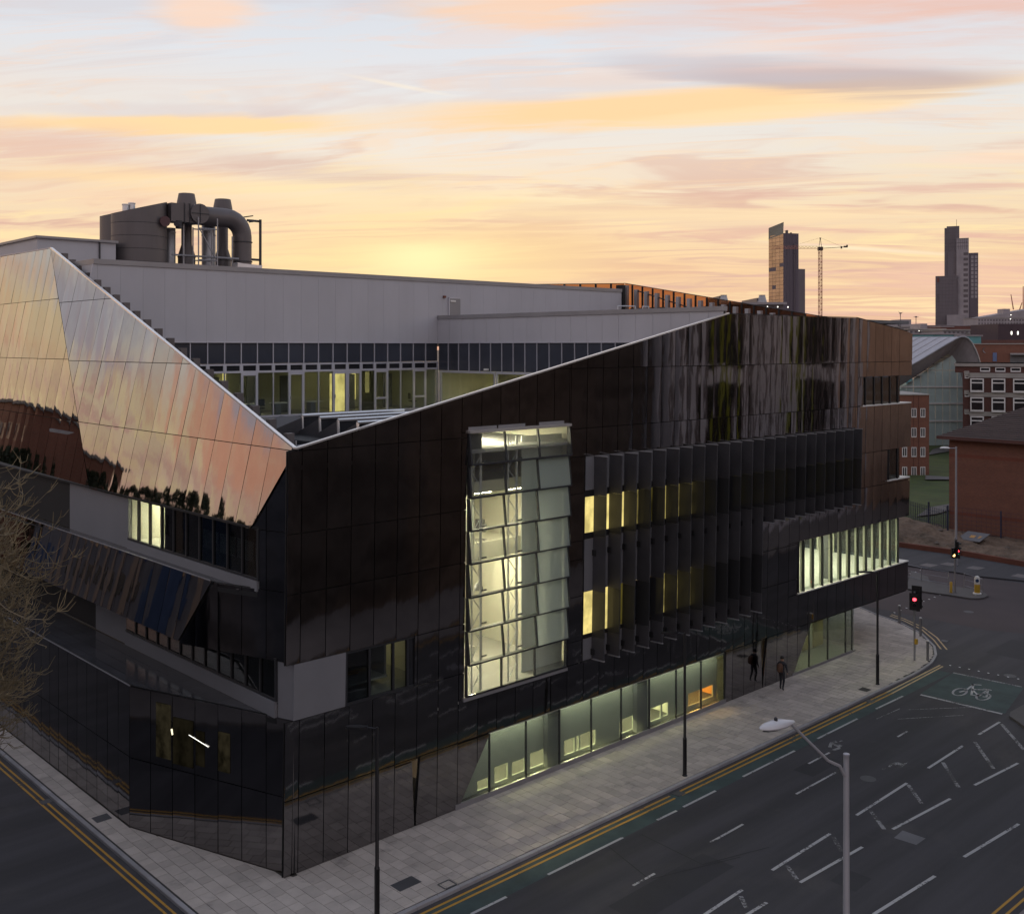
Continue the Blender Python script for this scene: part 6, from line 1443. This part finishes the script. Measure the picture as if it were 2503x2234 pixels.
for i in range(4):
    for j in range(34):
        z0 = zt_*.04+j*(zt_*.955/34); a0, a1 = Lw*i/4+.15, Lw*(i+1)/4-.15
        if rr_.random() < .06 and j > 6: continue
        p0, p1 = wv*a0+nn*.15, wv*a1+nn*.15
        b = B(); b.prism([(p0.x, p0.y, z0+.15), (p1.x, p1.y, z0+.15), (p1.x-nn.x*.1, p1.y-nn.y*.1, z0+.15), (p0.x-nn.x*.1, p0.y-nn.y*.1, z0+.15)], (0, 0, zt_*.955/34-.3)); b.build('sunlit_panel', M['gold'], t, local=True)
b = B(); z_a, z_b = T1(0, 205)[1], T1(0, 150)[1]
p1 = wv*Lw+nn*.2; b.prism([(nn.x*.2, nn.y*.2, zt_*.995), (p1.x, p1.y, zt_*.97), (p1.x, p1.y, z_a), (nn.x*.2+.5, nn.y*.2, z_b)], (.2, .8, 0)); b.build('roof_blade', mat('blade_glass', (.13, .15, .15), .3, .2), t, local=True)
b = B()
for k in range(40): b.box(x_r*.66+.4, x_r*.66+1.3, 3.0, 4.0, 8+k*3.1, 10+k*3.1)
for i in range(9): b.box(x_r*(i+1)/10-.05, x_r*(i+1)/10+.05, 6*(i+1)/10-.25, 6*(i+1)/10+.1, 0, zt_)
b.build('facade_rib', M['cityd'], t, local=True)
b = B(); b.box(x_r*.28, x_r*.4, 8, 12, zt_, zt_+4); b.tube((x_r*.08, 8, zt_+2.5), (x_r*.35, 9, zt_+4), .3, n=4); b.box(x_r*.55, x_r*.62, 8, 12, zt_, zt_+1.5); b.build('roof_plant', M['cityd'], t, local=True)
Y2 = 900; u2 = 2330; K2 = Y2/FPX
t = frontal('stepped_tower', 'stepped dark grey residential tower with mast at the right', 'tower', u2, Y2, face=True)
def T2(px, py): return ((2120+px/5.324)-u2)*K2, 18-((530+py/5.324)-HV)*K2
def tb(name, xa, xb, ya, y0, y1, m): x0, z = T2(xa, ya); x1 = T2(xb, 0)[0]; b = B(); b.box(x0, x1, y0, y1, 0, z); return b.build(name, m, t, local=True)
tb('slab', 1003, 1198, 138, 4, 16, M['tower2']); tb('slab_crown', 1032, 1198, 116, 5, 15, M['tower2']); tb('wing', 885, 1182, 768, 0, 14, M['tower2']); tb('core', 1160, 1320, 280, 2, 15, M['cityw'])
tb('window_wing', 1320, 1442, 475, 3, 16, M['tower']); tb('front_panel', 1045, 1180, 460, 3, 4, M['tower2']); tb('podium', 1035, 1280, 1280, -6, 2, M['cityw']); tb('podium', 885, 1035, 1360, -4, 2, M['cityd'])
for c in range(2):
    for r in range(11):
        x0, z1 = T2(1350+48*c, 512+51*r); x1, z0 = T2(1382+48*c, 550+51*r); b = B(); b.box(x0, x1, 2.85, 2.98, z0, z1); b.build('window', M['cityw'], t, local=True)
for r in range(12): x0, z1 = T2(1252, 470+68*r); x1, z0 = T2(1310, 505+68*r); b = B(); b.box(x0, x1, 1.9, 1.98, z0, z1); b.build('window', M['cityd'], t, local=True)
for nm, xa, xb, ya, yb, yf in (('floor_line', 1006, 1155, 150, 440, 3.95), ('floor_line', 888, 1150, 775, 1340, -.05), ('floor_line', 1165, 1316, 290, 430, 1.95), ('floor_line', 1325, 1440, 500, 1380, 2.95)):
    b = B(); x0, zz = T2(xa, ya); x1, z_lo = T2(xb, yb)
    while zz > z_lo: b.box(x0, x1, yf-.06, yf, zz-.35, zz); zz -= 3.1
    for q in range(1, 6): b.box(x0+(x1-x0)*q/6-.12, x0+(x1-x0)*q/6+.12, yf-.05, yf, z_lo, T2(0, ya)[1])
    b.build(nm, M['cityd'], t, local=True)
x0, z1 = T2(1125, 485); x1, z0 = T2(1178, 740); b = B(); b.box(x0, x1, 2.8, 2.95, z0, z1); b.build('window_strip', M['cityd'], t, local=True)
x0, z1 = T2(1160, 795); x1, z0 = T2(1175, 1250); b = B(); b.box(x0, x1, -.2, -.05, z0, z1); b.build('window_strip', M['cityd'], t, local=True)
b = B(); x, z = T2(1162, 116); b.tube((x, 10, z), (x, 10, T2(0, 22)[1]), .18, n=5); b.build('mast', M['cityd'], t, local=True)
x0, z1 = T2(905, 790); x1, z0 = T2(935, 850); b = B(); b.box(x0, x1, -.2, -.05, z0, z1); b.build('emblem', M['cityr'], t, local=True)
fc = bpy.data.curves.new('sign_letters', 'FONT'); fc.body = 'UNITE'; fc.size = 2.5; fc.extrude = .05
fo = bpy.data.objects.new('sign_letters', fc); COL.objects.link(fo); dg = bpy.context.evaluated_depsgraph_get(); me = bpy.data.meshes.new_from_object(fo.evaluated_get(dg)); bpy.data.objects.remove(fo)
so = bpy.data.objects.new('sign_letters', me); COL.objects.link(so); so.parent = t; me.materials.clear(); me.materials.append(M['cityd'])
x, z = T2(936, 1106); so.rotation_euler = (pi/2, -pi/2, 0); so.location = (x, -.25, z)
# tower crane
Y3 = 950; u3 = 2005; K3 = Y3/FPX
t = frontal('tower_crane', 'thin red tower crane with a long lattice jib on the skyline', 'crane', u3, Y3)
def T3(px, py): return ((1860+px/6.5)-u3)*K3, 18-((520+py/6.5)-HV)*K3
hw = 1.35; ztop = T3(0, 575)[1]
b = B()
for sx_ in (-hw, hw):
    for sy_ in (-hw, hw): b.tube((sx_, sy_, 0), (sx_, sy_, ztop), .26, n=4)
z = 0; s_ = 1
while z < ztop-2.7:
    for sy_ in (-hw, hw): b.tube((-hw*s_, sy_, z), (hw*s_, sy_, z+2.7), .15, n=3); b.tube((-hw, sy_, z), (hw, sy_, z), .13, n=3)
    z += 2.7; s_ = -s_
b.build('mast', M['crane'], t, local=True)
b = B(); b.box(-2, 2, -2, 2, ztop-1.5, ztop+1.6); b.build('cab', M['craned'], t, local=True)
b = B(); za = T3(0, 400)[1]
for sx_ in (-1.4, 1.4): b.tube((sx_, 0, ztop), (0, 0, za), .25, n=4)
b.box(-.6, .6, -.4, .4, za-1, za); b.build('apex', M['craned'], t, local=True)
xl, xr = T3(165, 0)[0], T3(1375, 0)[0]; zj = T3(0, 570)[1]; zj2 = T3(0, 535)[1]
b = B(); b.tube((xl, -.7, zj), (0, -.7, zj), .2, n=4); b.tube((xl, .7, zj), (0, .7, zj), .2, n=4); b.tube((xl+2, 0, zj2), (-2, 0, zj2), .16, n=4)
x = xl+1
while x < -4: b.tube((x, -.7, zj), (x+1.6, 0, zj2), .12, n=3); b.tube((x+1.6, 0, zj2), (x+3.2, -.7, zj), .12, n=3); x += 3.2
b.build('jib', M['crane'], t, local=True)
b = B(); b.tube((0, 0, zj), (xr, 0, T3(0, 545)[1]), .32, n=4); b.box(T3(1268, 0)[0], T3(1288, 0)[0], -.7, .7, T3(0, 572)[1], T3(0, 535)[1]); b.box(T3(1315, 0)[0], T3(1375, 0)[0], -.7, .7, T3(0, 555)[1], T3(0, 530)[1]); b.box(T3(1358, 0)[0], T3(1378, 0)[0], -.7, .7, T3(0, 545)[1], T3(0, 514)[1]); b.build('counter_jib', M['craned'], t, local=True)
b = B(); b.tube((0, 0, za), (T3(640, 0)[0]-8, 0, zj2), .09, n=3); b.tube((0, 0, za), (T3(1300, 0)[0], 0, T3(0, 545)[1]), .09, n=3); b.build('tie', M['crane'], t, local=True)
# city blocks on the horizon
def cityblock(ua, ub, v, Y, m, label, win=0, dd=25, extra=(), wm='cityd'):
    u0 = (ua+ub)/2; t = frontal('city_block', label, 'building', u0, Y); k = Y/FPX
    b = B(); b.box((ua-u0)*k, (ub-u0)*k, 0, dd, 0, 18-(v-HV)*k); b.build('wall', M[m], t, local=True)
    b = B(); b.box((ua-u0)*k-.4, (ub-u0)*k+.4, -.4, dd, 18-(v-HV)*k, 18-(v-HV)*k+.35); b.build('roof', M['cityw'] if m != 'cityw' else M['conc'], t, local=True)
    if win:
        n = max(1, int((ub-ua)/win)); w = (ub-ua)/n
        for i in range(n):
            x0, x1 = (ua+w*(i+.25)-u0)*k, (ua+w*(i+.75)-u0)*k
            for r in range(2): z1 = 18-(v+3+8*r-HV)*k; b = B(); b.box(x0, x1, -.1, .05, z1-4*k, z1); b.build('window', M[wm], t, local=True)
    for (pa, pb, pv) in extra: b = B(); b.box((pa-u0)*k, (pb-u0)*k, 2, 12, 17-(v-HV)*k, 18-(pv-HV)*k); b.build('roof_plant', M[m], t, local=True)
    return t, u0, k
cityblock(2145, 2240, 800, 420, 'cityw', 'pale low city block with a stepped roof at the left of the skyline', 9, extra=((2160, 2200, 790), (2204, 2232, 781)))
cityblock(2222, 2310, 806, 380, 'cityw', 'pale city block with lit windows beside the stepped tower', 11, extra=((2255, 2272, 791),))
cityblock(2300, 2330, 800, 500, 'cityr', 'small red brick block between pale city roofs', 0)
cityblock(2305, 2400, 808, 360, 'cityw', 'long pale terrace block under the stepped tower', 10)
cityblock(2395, 2460, 816, 350, 'cityw', 'pale low block with even windows near the dark purple block', 9)
cityblock(2255, 2440, 797, 520, 'cityr', 'long red brick city roofline behind the pale terraces', 0)
cityblock(2335, 2398, 822, 300, 'teal', 'teal glazed low hall behind the arched roof', 0)
cityblock(2215, 2340, 818, 300, 'teal', 'teal glazed strip behind the arched roof ridge', 0)
cityblock(1775, 1915, 745, 150, 'cityd', 'dark flat roofed building with three lights behind the black screen', 14, dd=20, extra=((1765, 1775, 722), (1858, 1868, 727)))
b = B()
t, u0, k = cityblock(2390, 2640, 778, 780, 'cityw', 'long pale sloping roofed building at the right edge of the skyline', 7, extra=((2456, 2472, 755),))
b = B(); b.prism([((2390-u0)*k, 1, 18-(778-HV)*k), ((2640-u0)*k, 1, 18-(778-HV)*k), ((2640-u0)*k, 1, 18-(735-HV)*k), ((2470-u0)*k, 1, 18-(764-HV)*k)], (0, 20, 0)); b.build('sloping_roof', M['cityw'], t, local=True)
for (u, v, Y, lab) in ((2177.5, 838/1, 0, ''),)[:0]: pass
# roof ventilator cowls on the dark building
for ua, lab in ((1769, 'left roof cowl on the dark flat roofed building'), (1863, 'right roof cowl on the dark flat roofed building')):
    w = W(ua, 745, 152); c = thing('roof_cowl', lab, 'cowl', (w[0], w[1], w[2]), HEAD, 'roof cowls'); b = B(); b.lathe((0, 0, 0), [(.75, 0), (.75, .2), (.45, 1.3), (.5, 1.35), (.5, 1.4)], 8); b.build('hood', M['galv'], c, local=True)
# roof-top lamps seen lit, wind sensors
for i, (u, v, Y) in enumerate(((1876, 750, 148), (1901, 750.5, 148), (1926, 751, 148), (2246.5, 809, 378), (2260, 809, 378), (2286.5, 810, 378), (2422, 798, 500), (2470, 780, 700), (2471, 770, 700), (2385, 809, 350))):
    w = W(u, v, Y); t = thing('wall_lamp', ['lit white lamp under the eaves left of the tower', 'middle lit white lamp under the eaves below the tower', 'lit white lamp under the eaves nearest the tower foot'][i] if i < 3 else ['', '', '', 'left one of two lit lamps on the pale city block', 'right one of two lit lamps on the pale city block', 'lit lamp on the pale block directly below the tall stepped tower', 'lit lamp among red brick roofs right of the stepped tower', 'lower lit lamp on the stair slot of the sloping roof building', 'upper lit lamp on the stair slot of the sloping roof building', 'lit lamp on the long terrace block under the stepped tower'][i], 'lamp', w, HEAD, 'lamps lit in the distance' if i > 2 else 'eaves lamps')
    r = .0011*Y/2 if i < 3 else .0008*Y/2; b = B(); b.lathe((0, 0, -r), [(r*.4, 0), (r, r*.7), (r, r*1.3), (r*.4, 2*r)], 8); b.build('globe', M['lamp'], t, local=True)
for (u, v, vb, lab) in ((2201, 766, 800, 'wind turbine like mast on the left pale city roof'), (2239, 775, 806, 'slim mast with a cross head left of the stepped tower')):
    w = W(u, vb, 400); t = thing('roof_mast', lab, 'mast', w, HEAD); h_m = (vb-v)*400/FPX
    b = B(); b.tube((0, 0, 0), (0, 0, h_m), .12, n=5); b.build('pole', M['cityd'], t, local=True)
    b = B()
    for a in (20, 140, 260) if u < 2220 else (0, 180): b.tube((0, 0, h_m), (1.0*cos(radians(a)), 0, h_m+1.0*sin(radians(a))), .07, n=4)
    b.box(-.35, .35, -.35, .35, h_m-.2, h_m+.25); b.build('head', M['cityd'], t, local=True)
for (u, v0, v1, du, lab) in ((2477, 720, 757, 6, 'left leaning jib of a distant crane at the right edge'), (2492, 740, 758, -6, 'shorter right leaning jib of a distant crane'), (2501, 700, 758, 0, 'tall upright crane mast at the very right edge')):
    w = W(u, v1, 800); kk = 800/FPX; t = thing('distant_crane', lab, 'crane', w, HEAD, 'distant cranes'); b = B(); b.tube((0, 0, 0), (-du*kk, 0, (v1-v0)*kk), .5, .3, n=5); b.build('jib', M['crane'], t, local=True)
# ================================================================== across the streets (seen mirrored in the steel)
def street_block(name, label, x0, x1, y0, y1, h, m, faces, bay, storey, winm='window', panel=None):
    t = thing(name, label, 'building', ((x0+x1)/2, (y0+y1)/2, 0))
    b = B(); b.box(x0, x1, y0, y1, 0, h); b.build('wall', m, t); b = B(); b.box(x0-.3, x1+.3, y0-.3, y1+.3, h, h+.4); b.build('roof', M['deck'], t)
    rnd = random.Random(len(name))
    for f in faces:
        a0, a1 = (x0, x1) if f in ('y0', 'y1') else (y0, y1); n = int((a1-a0)/bay); w = (a1-a0)/n
        for i in range(n):
            for s_ in range(int(h/storey)):
                a, c, z0, z1 = a0+w*(i+.28), a0+w*(i+.72), s_*storey+.9, s_*storey+storey-.6
                b = B()
                if f == 'y1': b.box(a, c, y1, y1+.05, z0, z1)
                elif f == 'x1': b.box(x1, x1+.05, a, c, z0, z1)
                else: b.box(x0-.05, x0, a, c, z0, z1)
                mm = M['windark'] if not panel or rnd.random() < .55 else panel
                b.build(winm, mm, t)
    return t
street_block('opposite_brick_block', 'dark red brick block across the main street, mirrored in the facade', 12, 49, -44, -25, 20, mat('dark_brown_brick', (.10, .085, .080), .9, 0, .35, (.3, .3, .9), spec=0), (), 9., 6.6)
street_block('opposite_corner_block', 'unseen dark grey block added across the side street to darken the corner steel', -32, -17, -14, 11, 13, mat('dark_corner_cladding', (.12, .125, .15), .9, 0, .3, (.3, .3, .8), spec=0), (), 3.4, 3.2)  # out of view, added so the corner steel mirrors something dark
street_block('opposite_brown_block', 'light brown clad block down the main street, mirrored in the far facade', 82.5, 140, -46, -24, 26, mat('brown_cladding', (.56, .40, .31), .9, 0, .2, spec=0), (), 6.0, 4.2)
t = street_block('opposite_clad_block', 'grey clad block with yellow green panels across the street, mirrored in the facade', 51, 82, -46, -24, 24, M['envgrey'], ('y1',), 11.0, 7.2)
for i in range(10):
    b = B(); b.box(51.6+3.0*i, 52.5+3.0*i, -24, -23.8, .5, 23.5); b.build('vertical_strip', M['envyel'] if i in (2, 6) else M['cityd'], t)
side_block = street_block('side_clad_block', 'low grey block with navy panels across the side street, mirrored in the steel', -27, -17, 13, 62, 12.6, mat('dark_grey_cladding', (.13, .14, .18), .9, 0, .15, spec=0), ('x1',), 3.2, 3.0, panel=M['blue'])  # cladding is one even dark blue-grey
t = street_block('side_brick_block', 'tall red brick block far up the side street, mirrored in the leaning facet', -36, -17, 94, 140, 19, M['brick'], ('x1',), 4., 3.5)
for y0, y1, mm in ((17, 20.5, 'blue'), (22, 24, 'blue'), (26, 27.2, 'cityd'), (30, 31.5, 'cityd'), (34, 38, 'blue'), (41, 42.2, 'cityd'), (45, 46, 'cityd'), (49, 50, 'cityd'), (53, 54.5, 'cityd')):
    b = B(); b.box(-16.98, -16.9, y0, y1, .4, 11.6); b.build('facade_panel', M[mm], side_block)
b = B(); b.box(-16.95, -16.8, 100, 118, 15.2, 16.8); b.build('sign_board', M['cityd'], t)
def leafy(name, base, r, h, seed):
    rnd = random.Random(seed); t = thing(name, 'first dark dense street tree across the side street, mirrored in the facet', 'tree', base, group='street trees mirrored in the facet')
    b = B(); b.path([(0, 0, 0), (.1, .05, h*.35), (0, 0, h*.7)], [.25, .2, .08], n=8); b.build('trunk', M['barkd'], t, local=True)
    c = B()
    for i in range(2600):
        a, q = rnd.uniform(0, 2*pi), rnd.uniform(-1, 1); rad = r*(.45+.55*rnd.random()**.4)*(1+.25*sin(3*a+seed)); s_ = (1-q*q)**.5
        p = Vector((rad*s_*cos(a), rad*s_*sin(a), h*.62+q*h*.38)); n = Vector((rnd.gauss(0, 1), rnd.gauss(0, 1), rnd.gauss(0, 1))).normalized(); e1 = n.orthogonal().normalized(); e2 = n.cross(e1); z = rnd.uniform(.25, .5)
        c.quad([tuple(p+e1*z), tuple(p+e2*z*.6), tuple(p-e1*z), tuple(p-e2*z*.6)])
    c.build('crown', M['leafd'], t, local=True, fix=False); return t
tr0 = leafy('street_tree', (-32.5, 20, 0), 4.2, 16.5, 5)
for i, (x, y, r) in enumerate(((-32.8, 29, 1.), (-32.4, 38, 2.), (-32.6, 47, 3.1), (-31.5, 56, .5), (-31, 65, 4.), (-30, 74, 2.6), (-29, 84, 1.7), (-15.8, 84, .9), (-15.6, 91, 3.7))):
    c = copy_tree(tr0, (x, y, 0), r, ['second dark dense street tree from the corner, mirrored in the facet', 'third dark street tree from the corner, mirrored in the facet', 'broadest dark street tree, fourth from the corner, mirrored in the facet', 'smallest dark street tree, fifth from the corner, mirrored in the facet', 'sixth dark street tree along the side street, mirrored in the facet', 'dark kerbside tree directly before the tall brick block, mirrored in the facet', 'farther dark kerbside tree against the tall brick block, mirrored in the facet', 'seventh dark street tree along the side street, mirrored in the facet', 'last dark street tree before the tall brick block, mirrored in the facet'][i]); s_ = (1.0, .9, 1.1, .95, 1.05, 1.0, 1.02, .85, .8)[i]; c.scale = (s_, s_, s_)
